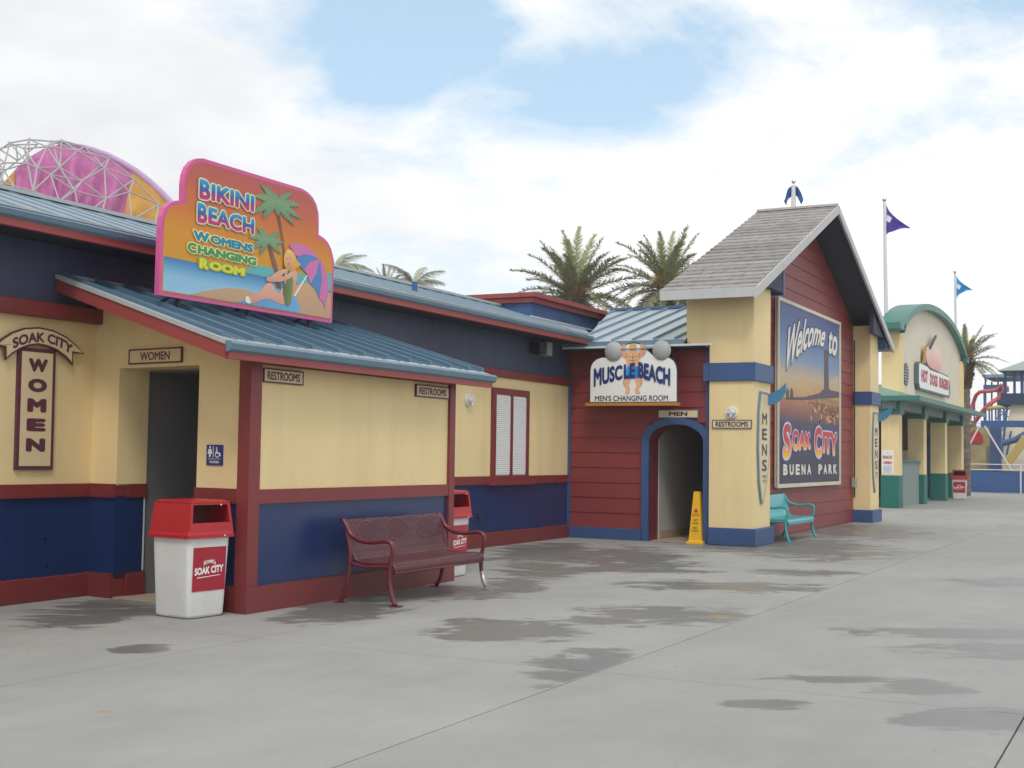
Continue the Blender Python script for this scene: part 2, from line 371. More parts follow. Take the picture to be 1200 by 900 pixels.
    vm = N(t, 'ShaderNodeVectorMath', operation='SCALE'); vm.inputs[0].default_value = col; t.links.new(f, vm.inputs['Scale'])
    last = vm.outputs[0]
    for (x, y, r_) in ((5.76, 5.72, 0.06), (12.35, 4.05, 0.14), (12.0, 3.95, 0.1)):
        dd = vmath(t, 'DISTANCE', P, (x, y, 0)).outputs['Value']
        k = math_(t, 'SUBTRACT', 1.0, math_(t, 'DIVIDE', math_(t, 'ADD', dd, math_(t, 'MULTIPLY', math_(t, 'SUBTRACT', n2, 0.5), 0.12)), r_), clamp=True)
        last = mixc(t, math_(t, 'MULTIPLY', k, 0.7), last, (0.38, 0.22, 0.06))
    t.links.new(last, b.inputs['Base Color'])
    t.links.new(math_(t, 'SUBTRACT', 0.8, math_(t, 'MULTIPLY', mr.outputs[0], 0.45)), b.inputs['Roughness'])
    b.inputs['Specular IOR Level'].default_value = 0.4
    bp = N(t, 'ShaderNodeBump'); bp.inputs['Strength'].default_value = 0.25; bp.inputs['Distance'].default_value = 0.004
    t.links.new(n3, bp.inputs['Height']); t.links.new(bp.outputs[0], b.inputs['Normal'])
    return m_
CONC = concrete('brushed_concrete', (0.305, 0.308, 0.298))
JOINT = mat('dark_joint_soil', (0.07, 0.07, 0.065), 0.9, 0.1)
FARG = mat('far_ground_asphalt', (0.20, 0.20, 0.19), 0.9, 0.1, 0.1)
MB().add([(-900, -900, -0.06), (1500, -900, -0.06), (1500, 900, -0.06), (-900, 900, -0.06)], [(0, 1, 2, 3)]).build('ground', FARG)
bpy.data.objects['ground']['kind'] = 'structure'
pave = MB().box(-14, 67.6, -30, 12.6, -0.055, -0.012).build('concrete_pavement', JOINT)
pave['kind'] = 'structure'
slab_me = {}
ys = [0.83 + 3.05 * k for k in range(-10, 1)] + [3.75, 6.88, 9.94, 12.6]
xs = [-14 + 4.53 * k for k in range(19)]
for j in range(len(ys) - 1):
    for i in range(len(xs) - 1):
        g = 0.006 if j not in (9, 10) else 0.008
        w = xs[i + 1] - xs[i] - 0.008; h = ys[j + 1] - ys[j] - 2 * g + 0.004
        k = (round(w, 3), round(h, 3))
        if k not in slab_me:
            o = MB().box(0, w, 0, h, -0.05, 0).build('slab', CONC, pave); slab_me[k] = o.data
            o.location = (xs[i] + 0.004, ys[j] + g, 0)
        else: link_mesh('slab', slab_me[k], pave, (xs[i] + 0.004, ys[j] + g, 0))

# ------------------------------------------------------------------ women's changing room building
WB = thing('changing_room_building', 'long low cream and navy building with blue metal roofs and a projecting gabled porch', 'building', (3, 10.4, 0))
def wall_x(name, mt, x0, x1, z0, z1, y=10.4, th=0.15): return box(name, mt, WB, x0, x1, y, y + th, z0, z1)
# left stretch, right stretch
for x0, x1 in ((3.0, 10.24), (13.78, 22.46)):
    wall_x('cream_wall', CREAM, x0, x1, 1.19, 2.95)
    wall_x('navy_wall', BLUE, x0, x1, 0.2, 1.08)
    box('chair_rail', REDTRIM, WB, x0, x1, 10.365, 10.45, 1.06, 1.205, 0.006)
    box('base_board', REDTRIM, WB, x0, x1 - .03, 10.35, 10.45, 0.0, 0.245, 0.008)
box('red_beam', REDTRIM, WB, 3.0, 10.16, 10.28, 10.45, 2.925, 3.085, 0.008)
box('red_beam', REDTRIM, WB, 13.9, 22.44, 10.355, 10.45, 2.925, 3.065, 0.006)
wall_x('upper_wall', BLUEUP, 3.0, 22.44, 3.05, 4.0, 10.41, 0.15)
box('rear_wall', CREAM, WB, 3.0, 26, 16.0, 16.15, 0, 3.6)
box('end_wall', CREAM, WB, 2.85, 3.0, 10.4, 16.15, 0, 3.85)
# main roof
def roof_z(y): return 3.86 + (y - 9.8) * 0.318
mr_ = MB().hexa([(2.6, 9.86, roof_z(9.86) - .04), (22.3, 9.86, roof_z(9.86) - .04), (26.6, 12, roof_z(12) - .04), (2.6, 12, roof_z(12) - .04),
                 (2.6, 9.86, roof_z(9.86)), (22.3, 9.86, roof_z(9.86)), (26.6, 12, roof_z(12)), (2.6, 12, roof_z(12))]).build('main_roof', ROOFM, WB)
MB().hexa([(2.6, 12.001, roof_z(12) - .04), (26.6, 12.001, roof_z(12) - .04), (26.6, 16.6, 3.2), (2.6, 16.6, 3.2),
           (2.6, 12.001, roof_z(12)), (26.6, 12.001, roof_z(12)), (26.6, 16.6, 3.24), (2.6, 16.6, 3.24)]).build('rear_roof', ROOFB, WB)
for k in range(42):
    x = 2.75 + k * 0.468
    MB().hexa([(x, 9.93, roof_z(9.93)), (x + .025, 9.93, roof_z(9.93)), (x + .025, 11.97, roof_z(11.97)), (x, 11.97, roof_z(11.97)),
               (x, 9.93, roof_z(9.93) + .014), (x + .025, 9.93, roof_z(9.93) + .014), (x + .025, 11.97, roof_z(11.97) + .014), (x, 11.97, roof_z(11.97) + .014)]).build('seam', ROOFM, mr_)
box('ridge_cap', CAPB, WB, 2.6, 26.0, 11.9, 12.1, roof_z(12) - 0.01, roof_z(12) + 0.035)
box('snow_flashing', CAPB, WB, 2.6, 22.2, 9.875, 9.915, roof_z(9.9) + 0.001, roof_z(9.9) + 0.02)
g_ = MB()
g_.prism([(9.86, 3.845), (9.80, 3.865), (9.785, 3.85), (9.80, 3.80), (9.83, 3.775), (9.86, 3.775)], lambda a, b, d: (d, a, b), 2.6, 22.25)
g_.build('gutter', GUTTER, WB)
box('fascia_board', FASCR, WB, 2.6, 22.2, 9.83, 9.90, 3.70, 3.774)
box('soffit', DARK, WB, 2.6, 22.4, 9.90, 10.41, 3.715, 3.745)
MB().tube([(17.68, 11.0, 4.0), (17.68, 11.0, 4.39)], 0.045, 10).build('vent_pipe', PBLUE, WB)
# parapet block rising behind
PB = thing('parapet_block', 'blue boxy upper block with red coping rising behind the metal roofs', 'building', (22.45, 11.2, 0))
F_ = mat('blue_block_paint', (0.05, 0.11, 0.27), 0.55, 0.2, 0.8, streak=0.2)
box('block_wall', F_, PB, 22.45, 29.5, 11.25, 17.0, 3.6, 4.62)
box('coping', FASCR, PB, 22.37, 29.6, 11.17, 17.1, 4.60, 4.70)
box('coping', FASCR, PB, 22.30, 29.68, 11.10, 17.2, 4.702, 4.79)
box('flashing', FLASH, PB, 22.4, 26.0, 11.2, 11.25, 4.31, 4.335)

# porch: left face plane runs (9.87,8.0) -> (10.18,10.4)
PX0, PX1, PY = 9.87, 13.78, 8.0
def PL(a, b, d):            # a = distance from the front corner along the left face, b = z, d = outwards
    L = math.hypot(0.30, 2.4); ux, uy = 0.30 / L, 2.4 / L
    return (PX0 + ux * a - uy * d, PY + uy * a + ux * d, b)
def PLa(y): return (y - PY) / 2.4 * math.hypot(0.30, 2.4)
def prf(y): return 2.545 + (y - 7.75) * 0.313      # porch roof underside height
D0, D1, DZ = 0.747, 1.995, 2.44
AE = PLa(10.4)
mb = MB()
mb.prism([(0, 1.19), (D0, 1.19), (D0, DZ), (D1, DZ), (D1, 1.19), (AE, 1.19), (AE, prf(10.4)), (0, prf(8.0))], PL, -0.15, 0)
mb.build('porch_side_wall', CREAM, WB)
for q0, q1 in ((0, D0), (D1, AE)):
    plate('porch_side_navy', BLUE, WB, rect(q0, q1, 0.2, 1.08), PL, -0.15, 0.002)
    plate('chair_rail', REDTRIM, WB, rect(max(q0, 0.12), q1, 1.06, 1.205), PL, -0.15, 0.03)
    plate('base_board', REDTRIM, WB, rect(q0 if q0 else -0.03, q1, 0, 0.255), PL, -0.15, 0.045)
# reveal of the left jamb (deep wall), same bands
def jamb(x): return x
def reveal(name, mt, z0, z1, dd):
    mb = MB(); mb.prism(rect(D1 + dd * -1, D1 + 0.16, z0, z1), PL, -0.40, -0.151); mb.build(name, mt, WB)
reveal('jamb_wall', CREAM, 1.19, DZ, 0.0); reveal('jamb_navy', BLUE, 0.255, 1.08, 0.001); reveal('jamb_rail', REDTRIM, 1.06, 1.205, 0.02); reveal('jamb_base', REDTRIM, 0, 0.255, 0.025)
mb = MB(); mb.prism(rect(D0 - 0.16, D0, 0, DZ), PL, -0.40, -0.151); mb.build('jamb_wall', CREAM, WB)
mb = MB(); mb.prism(rect(D0 - 0.16, D1 + 0.16, DZ, DZ + 0.12), PL, -0.40, -0.151); mb.build('lintel', CREAM, WB)
mb = MB(); mb.prism([(D1 - 0.004, 0.27), (D1 - 0.001, 0.27), (D1 - 0.001, 1.06), (D1 - 0.004, 1.06)], PL, -0.39, -0.37); mb.build('corner_bead', FLASH, WB)
# inner vestibule
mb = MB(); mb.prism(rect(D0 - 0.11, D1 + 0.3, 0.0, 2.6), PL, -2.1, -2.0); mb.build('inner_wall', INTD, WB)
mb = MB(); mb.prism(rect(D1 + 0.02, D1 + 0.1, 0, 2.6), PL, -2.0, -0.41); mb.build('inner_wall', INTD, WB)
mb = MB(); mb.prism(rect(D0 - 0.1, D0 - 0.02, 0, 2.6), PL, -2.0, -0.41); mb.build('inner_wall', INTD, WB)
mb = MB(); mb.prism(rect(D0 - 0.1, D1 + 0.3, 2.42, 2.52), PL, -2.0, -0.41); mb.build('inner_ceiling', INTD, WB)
mb = MB(); mb.prism(rect(D0 , D1 , 0.001, 0.012), PL, -2.0, 0.0); mb.build('tile_floor', TILE, WB)
mb = MB(); mb.prism(rect(D0 , D1 + 0.019, 0.012, 0.35), PL, -1.999, -1.97); mb.build('inner_skirting', DARK, WB)
# porch front
F0 = FY(8.0)
plate('porch_front_wall', CREAM, WB, rect(PX0 + .01, PX1 - .01, 1.19, 2.53), FY(8.0), -0.15, 0)
plate('porch_front_navy', BLUE, WB, rect(PX0 + .01, PX1 - .01, 0.2, 1.08), FY(8.0), -0.15, 0.001)
plate('corner_post', REDTRIM, WB, rect(PX0 - .045, PX0 + .125, 0.256, 2.56), FY(8.0), -0.11, 0.036)
plate('corner_post', REDTRIM, WB, rect(PX1 - .085, PX1 + .045, 0.256, 2.56), FY(8.0), -0.11, 0.036)
plate('chair_rail', REDTRIM, WB, rect(PX0 + .126, PX1 - .086, 1.06, 1.20), FY(8.0), -0.1, 0.03)
plate('head_rail', REDTRIM, WB, rect(PX0 + .126, PX1 - .086, 2.435, 2.56), FY(8.0), -0.1, 0.03)
plate('base_board', REDTRIM, WB, rect(PX0 - .05, PX1 + .06, 0, 0.255), FY(8.0), -0.1, 0.05)
mb = MB(); mb.prism([(8.15, 1.19), (10.4, 1.19), (10.4, prf(10.4)), (8.15, prf(8.15))], lambda a, b, d: (13.75 + d, a, b), -0.12, 0); mb.build('porch_end_wall', CREAM, WB)
mb = MB(); mb.box(13.63, 13.752, 8.1, 10.4, 0.2, 1.08); mb.build('porch_end_navy', BLUE, WB)
box('base_board', REDTRIM, WB, 13.66, 13.80, 8.1, 10.36, 0, 0.255); box('chair_rail', REDTRIM, WB, 13.66, 13.78, 8.1, 10.36, 1.06, 1.205)
# porch roof (left edge slightly splayed)
def prx(u, y):           # u 0..1 across, y depth
    t = (y - 7.75) / (10.38 - 7.75)
    return (9.2 + 0.42 * t) * (1 - u) + (14.36 + 0.06 * t) * u
def prt(y): return 2.60 + (y - 7.75) * 0.3
pr = MB().hexa([(prx(0, 7.75), 7.75, prt(7.75) - .03), (prx(1, 7.75), 7.75, prt(7.75) - .03), (prx(1, 10.41), 10.41, prt(10.41) - .03), (prx(0, 10.41), 10.41, prt(10.41) - .03),
                (prx(0, 7.75), 7.75, prt(7.75)), (prx(1, 7.75), 7.75, prt(7.75)), (prx(1, 10.41), 10.41, prt(10.41)), (prx(0, 10.41), 10.41, prt(10.41))]).build('porch_roof', ROOFB, WB)
for k in range(12):
    u = (k * 0.475 + 0.03) / 5.16 if k < 11 else 0.994
    w = 0.045 / 5.16; a, b = 7.87, 10.38
    MB().hexa([(prx(u, a), a, prt(a)), (prx(u + w, a), a, prt(a)), (prx(u + w, b), b, prt(b)), (prx(u, b), b, prt(b)),
               (prx(u, a), a, prt(a) + .05), (prx(u + w, a), a, prt(a) + .05), (prx(u + w, b), b, prt(b) + .05), (prx(u, b), b, prt(b) + .05)]).build('seam', ROOFRIB, pr)
MB().hexa([(9.24, 7.752, prt(7.752)), (14.33, 7.752, prt(7.752)), (14.33, 7.86, prt(7.86)), (9.24, 7.86, prt(7.86)), (9.24, 7.752, prt(7.752) + .004), (14.33, 7.752, prt(7.752) + .004), (14.33, 7.86, prt(7.86) + .004), (9.24, 7.86, prt(7.86) + .004)]).build('eave_strip', mat('pale_eave_metal', (0.33, 0.39, 0.43), 0.4), pr)
# low minor ribs between the seams
for k in range(11):
    for q in (0.33, 0.66):
        u = ((k + q) * 0.475 + 0.03) / 5.16
        if u > 0.99: continue
        w = 0.012 / 5.16; a, b = 7.80, 10.38
        MB().hexa([(prx(u, a), a, prt(a)), (prx(u + w, a), a, prt(a)), (prx(u + w, b), b, prt(b)), (prx(u, b), b, prt(b)),
                   (prx(u, a), a, prt(a) + .012), (prx(u + w, a), a, prt(a) + .012), (prx(u + w, b), b, prt(b) + .012), (prx(u, b), b, prt(b) + .012)]).build('pan_rib', ROOFB, pr)
MB().prism([(7.75, 2.60), (7.69, 2.59), (7.675, 2.57), (7.69, 2.515), (7.72, 2.495), (7.75, 2.495)], lambda a, b, d: (d, a, b), 9.18, 14.38).build('gutter', GUTTER, WB)
box('fascia_board', FASCR, WB, 9.2, 14.34, 7.72, 7.775, 2.43, 2.494)
for (u, s_) in ((0.0, -1), (1.0, 1)):
    mb = MB(); x0, x1 = prx(u, 7.75), prx(u, 10.40)
    e = 0.03 * s_
    mb.hexa([(x0, 7.752, prt(7.75) - .17), (x0 + e, 7.752, prt(7.75) - .17), (x1 + e, 10.40, prt(10.4) - .17), (x1, 10.40, prt(10.4) - .17),
             (x0, 7.752, prt(7.75) - .032), (x0 + e, 7.752, prt(7.75) - .032), (x1 + e, 10.40, prt(10.4) - .032), (x1, 10.40, prt(10.4) - .032)])
    mb.build('rake_board', FASCR, WB)
mb = MB()
x0, x1 = prx(0, 7.75), prx(0, 10.40)
mb.hexa([(x0 - .045, 7.75, prt(7.75) - .035), (x0 + .02, 7.75, prt(7.75) - .035), (x1 + .02, 10.40, prt(10.4) - .035), (x1 - .045, 10.40, prt(10.4) - .035),
         (x0 - .045, 7.75, prt(7.75) + .012), (x0 + .02, 7.75, prt(7.75) + .012), (x1 + .02, 10.40, prt(10.4) + .012), (x1 - .045, 10.40, prt(10.4) + .012)])
mb.build('rake_flashing', CAPB, WB)
mb = MB().hexa([(prx(0, 7.78), 7.78, prf(7.78) - .03), (prx(1, 7.78), 7.78, prf(7.78) - .03), (prx(1, 10.4), 10.4, prf(10.4) - .0), (prx(0, 10.4), 10.4, prf(10.4) - .0),
                (prx(0, 7.78), 7.78, prf(7.78)), (prx(1, 7.78), 7.78, prf(7.78)), (prx(1, 10.4), 10.4, prf(10.4) + .02), (prx(0, 10.4), 10.4, prf(10.4) + .02)])
mb.build('porch_soffit', CREAM, WB)
box('roof_flashing', CAPB, WB, 9.66, 14.4, 10.36, 10.409, prt(10.38) + .0, prt(10.38) + .03)
# shuttered window
win = frame_mb(19.27, 20.66, 1.10, 2.735, 0.115, FY(10.4), -0.05, 0.05).build('window', REDTRIM, WB)
box('sill', REDTRIM, win, 19.10, 20.85, 10.31, 10.42, 1.045, 1.102, 0.005)
box('mullion', REDTRIM, win, 19.93, 20.01, 10.345, 10.42, 1.216, 2.619)
for a, b in ((19.386, 19.929), (20.011, 20.544)):
    sh = box('shutter', LOUV, win, a, b, 10.37, 10.42, 1.216, 2.619)
LV = MB()
for a, b in ((19.40, 19.915), (20.025, 20.53)):
    for k in range(40):
        z = 1.24 + k * 0.034
        LV.hexa([(a, 10.352, z), (b, 10.352, z), (b, 10.372, z + .008), (a, 10.372, z + .008), (a, 10.352, z + .020), (b, 10.352, z + .020), (b, 10.372, z + .03), (a, 10.372, z + .03)])
tag(LV.build('louvre_slats', LOUV, win), kind='stuff')

# ------------------------------------------------------------------ plate signs
def plate_sign(name, label, F, a0, a1, b0, b1, s, bw=0.014, fm=None, bm_=None, tm=None, group=None, mar=(0.09, 0.2), th=0.02, bold=0.03):
    c = F((a0 + a1) / 2, b0, 0)
    t = thing(name, label, 'sign', c, group)
    lo, hi = min(a0, a1), max(a0, a1)
    plate('sign_face', fm or SIGNC, t, rect(lo + bw, hi - bw, b0 + bw, b1 - bw), F, 0.001, th)
    frame_mb(lo, hi, b0, b1, bw, F, 0.001, th + 0.006).build('frame', bm_ or PLUM, t)
    if s:
        w, h = a1 - a0, b1 - b0
        text('lettering', s, boxmap(a0 + w * mar[0], a1 - w * mar[0], b0 + h * mar[1], b1 - h * mar[1]), F, th + 0.003, tm or PLUM, t, bold)
    return t
plate_sign('restrooms_sign', 'RESTROOMS plate at the top corner of the porch front, above the first post', FY(7.998), 10.03, 10.68, 2.262, 2.405, 'RESTROOMS', bw=0.013)
plate_sign('restrooms_sign', 'RESTROOMS plate at the far end of the porch front, nearer the bench end', FY(7.998), 12.90, 13.68, 2.255, 2.402, 'RESTROOMS', bw=0.013)
plate_sign('women_sign', 'cream WOMEN plate in a dark frame over the dark doorway', lambda a, b, d: PL(a, b, d), 1.825, 0.995, 2.475, 2.633, 'WOMEN', bw=0.014, mar=(0.22, 0.22), bold=0.02)
plate_sign('restrooms_sign', 'RESTROOMS plate framed in blue on the cream pillar under a round lamp', FX(22.3), 7.435, 6.695, 2.11, 2.267, 'RESTROOMS', bm_=BLUETRIM, tm=BLACK, bold=0.025)
plate_sign('men_sign', 'MEN plate over the arched barn entrance', FX(22.42), 8.527, 7.742, 2.306, 2.457, 'MEN', bm_=GUTTER, tm=BLACK, mar=(0.27, 0.24), bold=0.04)
# accessible toilet sign
ADA = mat('ada_blue', (0.012, 0.03, 0.20), 0.4, 0.03)
t = thing('accessibility_sign', 'small blue accessible toilet sign beside the women doorway', 'sign', PL(0.48, 1.43, 0))
a0, a1 = 0.597, 0.365
plate('sign_face', ADA, t, rect(a1, a0, 1.43, 1.635), PL, 0.001, 0.012)
fm = MB(); A = lambda s: a0 + (a1 - a0) * s; Bz = lambda q: 1.43 + 0.205 * q
fm.prism(ell(A(.22), Bz(.88), .012, .012, 10), PL, .012, .014)
fm.prism([(A(.14), Bz(.80)), (A(.30), Bz(.80)), (A(.36), Bz(.55)), (A(.27), Bz(.55)), (A(.27), Bz(.40)), (A(.17), Bz(.40)), (A(.17), Bz(.55)), (A(.08), Bz(.55))], PL, .012, .014)
fm.prism(rect(A(.44), A(.41), Bz(.38), Bz(.92)), PL, .012, .014)
fm.prism(ell(A(.63), Bz(.84), .009, .009, 10), PL, .012, .014)
for i in range(14):
    th0, th1 = R(100 + i * 18), R(100 + (i + 1) * 18)
    fm.prism([(A(.68) - .034 * math.cos(th0), Bz(.54) + .034 * math.sin(th0)), (A(.68) - .034 * math.cos(th1), Bz(.54) + .034 * math.sin(th1)),
              (A(.68) - .025 * math.cos(th1), Bz(.54) + .025 * math.sin(th1)), (A(.68) - .025 * math.cos(th0), Bz(.54) + .025 * math.sin(th0))], PL, .012, .014)
fm.prism([(A(.60), Bz(.78)), (A(.67), Bz(.78)), (A(.68), Bz(.64)), (A(.84), Bz(.62)), (A(.90), Bz(.46)), (A(.83), Bz(.44)), (A(.78), Bz(.55)), (A(.61), Bz(.57))], PL, .012, .014)
fm.prism(rect(A(.9), A(.1), Bz(.30), Bz(.32)), PL, .012, .014)
fm.build('pictograms', PWHITE, t)
text('lettering', 'WOMEN', boxmap(A(.2), A(.8), Bz(.10), Bz(.22)), PL, .014, PWHITE, t, 0.03)

# SOAK CITY / WOMEN board on the left wall
t = thing('soak_city_women_sign', 'tall narrow WOMEN board under an arched SOAK CITY banner on the cream wall', 'sign', (9.36, 10.4, 1.35))
FB = FY(10.4)
bp_ = [(9.111, 2.60), (9.592, 2.60), (9.604, 1.351), (9.121, 1.352)]
plate('board', PLUM, t, bp_, FB, 0.0, 0.035); plate('board_face', SIGNC, t, inset(bp_, 0.04), FB, 0.035, 0.039)
ban = [(8.80, 2.60), (8.884, 2.668), (8.991, 2.735), (9.147, 2.795), (9.331, 2.820), (9.522, 2.807), (9.695, 2.757), (9.822, 2.691), (9.965, 2.590), (9.80, 2.590), (9.807, 2.455), (9.705, 2.533), (9.58, 2.597), (9.45, 2.628), (9.339, 2.637), (9.22, 2.617), (9.111, 2.578), (9.001, 2.513), (8.925, 2.445), (8.915, 2.575), (8.78, 2.575)]
plate('banner', PLUM, t, ban, FB, 0.040, 0.062); plate('banner_face', SIGNC, t, inset(ban, 0.018), FB, 0.062, 0.066)
for ch, z0, z1 in (('W', 2.358, 2.495), ('O', 2.15, 2.29), ('M', 1.944, 2.085), ('E', 1.747, 1.88), ('N', 1.538, 1.677)):
    w = 0.125
    text('letter', ch, boxmap(9.36 - w, 9.36 + w, z0, z1), FB, 0.041, PLUM, t, 0.075)
def arcmap(x0, x1, zc, rise, h):       # band following the banner
    def g(s, q):
        x = x0 + (x1 - x0) * s; c = (s - 0.5) * 2
        return (x + c * 0.02 * (q - .5), zc - rise * c * c + h * q)
    return g
text('lettering', 'SOAK CITY', arcmap(9.0, 9.78, 2.665, 0.10, 0.105), FB, 0.068, PLUM, t, 0.045)

# ------------------------------------------------------------------ Bikini Beach sign on the porch roof
BY = 9.2
t = thing('bikini_beach_sign', 'large scalloped BIKINI BEACH sign with painted sunset, palms and umbrella on the porch roof', 'sign', (11.35, BY, 3.1))
FBk = FY(BY)
outl = [(9.836, 3.161), (9.840, 3.85), (9.855, 3.98), (9.90, 4.08), (9.97, 4.14), (10.06, 4.18), (10.158, 4.195), (10.154, 4.38), (10.17, 4.48), (10.21, 4.57), (10.28, 4.645), (10.36, 4.69), (10.45, 4.71),
        (12.20, 4.722), (12.32, 4.70), (12.42, 4.655), (12.50, 4.58), (12.545, 4.48), (12.555, 4.35), (12.555, 4.222), (12.66, 4.20), (12.75, 4.16), (12.82, 4.09), (12.865, 4.0), (12.884, 3.88), (12.872, 3.17)]
PINK = mat('hot_pink_edge', (0.62, 0.10, 0.30), 0.45, 0.04)
plate('back_panel', PINK, t, outl, FBk, -0.06, 0.0)
inn = inset(outl, 0.042)
plate('sky_panel', ramp_mat('sunset_print', [(0.0, (205, 150, 30)), (0.45, (212, 145, 38)), (0.62, (208, 120, 48)), (0.8, (196, 100, 70)), (1.0, (180, 88, 84))], 2, 0.5), t, inn, FBk, 0.0, 0.004)
plate('sea', ramp_mat('sea_print', [(0.0, (150, 195, 225)), (0.45, (140, 190, 220)), (0.75, (95, 160, 200)), (1.0, (60, 120, 175))], 2, 0.45), t,
      [(9.893, 3.217), (9.893, 3.571), (12.826, 3.567), (12.82, 3.22)], FBk, 0.004, 0.007)
plate('teal_mist', mat('teal_print', lin((95, 175, 178)), 0.5, 0.04), t, [(11.20, 3.572), (11.25, 3.655), (11.5, 3.69), (12.3, 3.70), (12.826, 3.79), (12.826, 3.568)], FBk, 0.004, 0.0075)
plate('sand', ramp_mat('sand_print', [(0, (190, 155, 125)), (1, (205, 165, 120))], 2, 0.5), t,
      [(10.29, 3.218), (10.55, 3.29), (10.85, 3.36), (11.15, 3.385), (11.45, 3.36), (11.75, 3.40), (12.0, 3.52), (12.3, 3.60), (12.6, 3.57), (12.818, 3.53), (12.818, 3.222)], FBk, 0.007, 0.010)
PLEAF = ramp_mat('leaf_print', [(0, (95, 130, 105)), (0.6, (125, 160, 120)), (1, (110, 145, 115))], 2, 0.55, 0.5)
def leafy(cx, cz, spokes, w, parent, F, d, mt, name):
    mb = MB()
    for (dx, dz) in spokes:
        L = math.hypot(dx, dz); ux, uz = dx / L, dz / L; px, pz = -uz, ux
        top = []; bot = []
        n = 8
        for i in range(n + 1):
            q = i / n; ww = w * (math.sin(math.pi * min(1, q * 0.9 + 0.1)) ** 0.7) * (1 - 0.35 * q)
            sag = -0.18 * L * q * q
            cx_, cz_ = cx + dx * q, cz + dz * q + sag
            top.append((cx_ + px * ww * 0.5, cz_ + pz * ww * 0.5)); 
            bot.append((cx_ - px * ww, cz_ - pz * ww))
            if i < n: bot.append((cx_ + dx / n * .5 - px * ww * .45, cz_ + dz / n * .5 - pz * ww * .45))
        mb.prism(top + bot[::-1], F, d, d + 0.001 + 0.0004 * len(mb.f) / 100)
    return mb.build(name, mt, parent)
TRUNKP = ramp_mat('trunk_print', [(0, (120, 75, 70)), (0.5, (140, 95, 85)), (1, (95, 75, 75))], 2, 0.6, 0.6)
plate('painted_trunk', TRUNKP, t, [(11.69, 4.43), (11.73, 4.43), (11.80, 4.25), (11.865, 4.05), (11.905, 3.85), (11.925, 3.55), (11.86, 3.55), (11.86, 3.85), (11.82, 4.05), (11.75, 4.25)], FBk, 0.0075, 0.0095)
plate('painted_trunk', TRUNKP, t, [(11.56, 4.0), (11.60, 4.0), (11.66, 3.88), (11.74, 3.75), (11.80, 3.60), (11.84, 3.47), (11.75, 3.47), (11.72, 3.62), (11.64, 3.78), (11.585, 3.90)], FBk, 0.0095, 0.0115)
leafy(11.70, 4.45, [(-.28, .22), (-.40, .08), (-.42, -.12), (-.25, -.18), (.05, -.12), (.30, .25), (.46, .14), (.50, -.02), (.36, -.14), (-.05, .14)], .085, t, FBk, 0.0125, PLEAF, 'painted_fronds')
leafy(11.58, 4.0, [(-.22, .15), (-.36, .04), (-.33, -.10), (-.16, -.16), (.20, .17), (.27, .06), (.24, -.08), (.05, .10)], .075, t, FBk, 0.0125, PLEAF, 'painted_fronds')
plate('towel', ramp_mat('towel_print', [(0, (85, 150, 205)), (1, (110, 170, 215))], 0, 0.5), t, [(11.028, 3.222), (11.40, 3.30), (11.62, 3.35), (11.92, 3.30), (12.05, 3.42), (12.10, 3.42), (12.217, 3.27), (12.19, 3.224)], FBk, 0.010, 0.012)
# umbrella
UP = mat('umbrella_pink_print', lin((205, 115, 170)), 0.5, 0.04); UB = mat('umbrella_blue_print', lin((75, 130, 190)), 0.5, 0.04)
plate('umbrella_pole', PWHITE, t, [(12.344, 3.70), (12.31, 3.69), (12.06, 3.40), (12.095, 3.40)], FBk, 0.010, 0.0115)
tip = (12.577, 3.927)
plate('umbrella_panel', UP, t, smooth_poly([tip, (12.40, 4.015), (12.22, 4.055), (12.06, 4.046), (11.941, 4.002), (12.03, 3.955), (12.09, 3.88), (12.30, 3.955)], 1), FBk, 0.0125, 0.0145)
plate('umbrella_panel', UB, t, smooth_poly([tip, (12.30, 3.955), (12.09, 3.88), (12.13, 3.82), (12.22, 3.76), (12.262, 3.735), (12.36, 3.86)], 1), FBk, 0.013, 0.015)
plate('umbrella_panel', UP, t, [tip, (12.36, 3.86), (12.258, 3.735), (12.31, 3.72), (12.35, 3.66), (12.385, 3.595), (12.50, 3.73)], FBk, 0.0135, 0.0155)
plate('umbrella_panel', UB, t, [tip, (12.50, 3.73), (12.385, 3.595), (12.47, 3.56), (12.54, 3.50), (12.572, 3.44), (12.62, 3.65)], FBk, 0.014, 0.016)
plate('umbrella_panel', UP, t, [tip, (12.62, 3.65), (12.572, 3.44), (12.64, 3.42), (12.70, 3.34), (12.76, 3.52), (12.75, 3.70), (12.68, 3.83)], FBk, 0.0145, 0.0165)
# seated figure print
SKIN = ramp_mat('skin_print', [(0, (205, 145, 125)), (0.5, (222, 165, 140)), (1, (228, 172, 148))], 2, 0.55, 0.3)
HAIR = ramp_mat('blond_hair_print', [(0, (215, 150, 60)), (1, (235, 195, 110))], 2, 0.55, 0.4)
SUITM = ramp_mat('swimsuit_print', [(0, (85, 105, 60)), (1, (125, 140, 80))], 0, 0.55, 0.6)
fg = plate('painted_figure', SKIN, t, smooth_poly([(11.855, 3.50), (11.875, 3.42), (11.93, 3.28), (11.74, 3.303), (11.578, 3.335), (11.457, 3.29), (11.308, 3.235), (11.203, 3.25), (11.235, 3.30), (11.393, 3.362), (11.482, 3.421), (11.555, 3.50), (11.664, 3.52), (11.72, 3.44), (11.79, 3.40)], 1), FBk, 0.013, 0.015)
plate('painted_torso', SKIN, fg, smooth_poly([(11.94, 3.76), (11.99, 3.76), (12.08, 3.74), (12.13, 3.69), (12.115, 3.60), (12.08, 3.48), (12.02, 3.44), (11.90, 3.46), (11.88, 3.60), (11.90, 3.70)], 1), FBk, 0.0155, 0.0165)
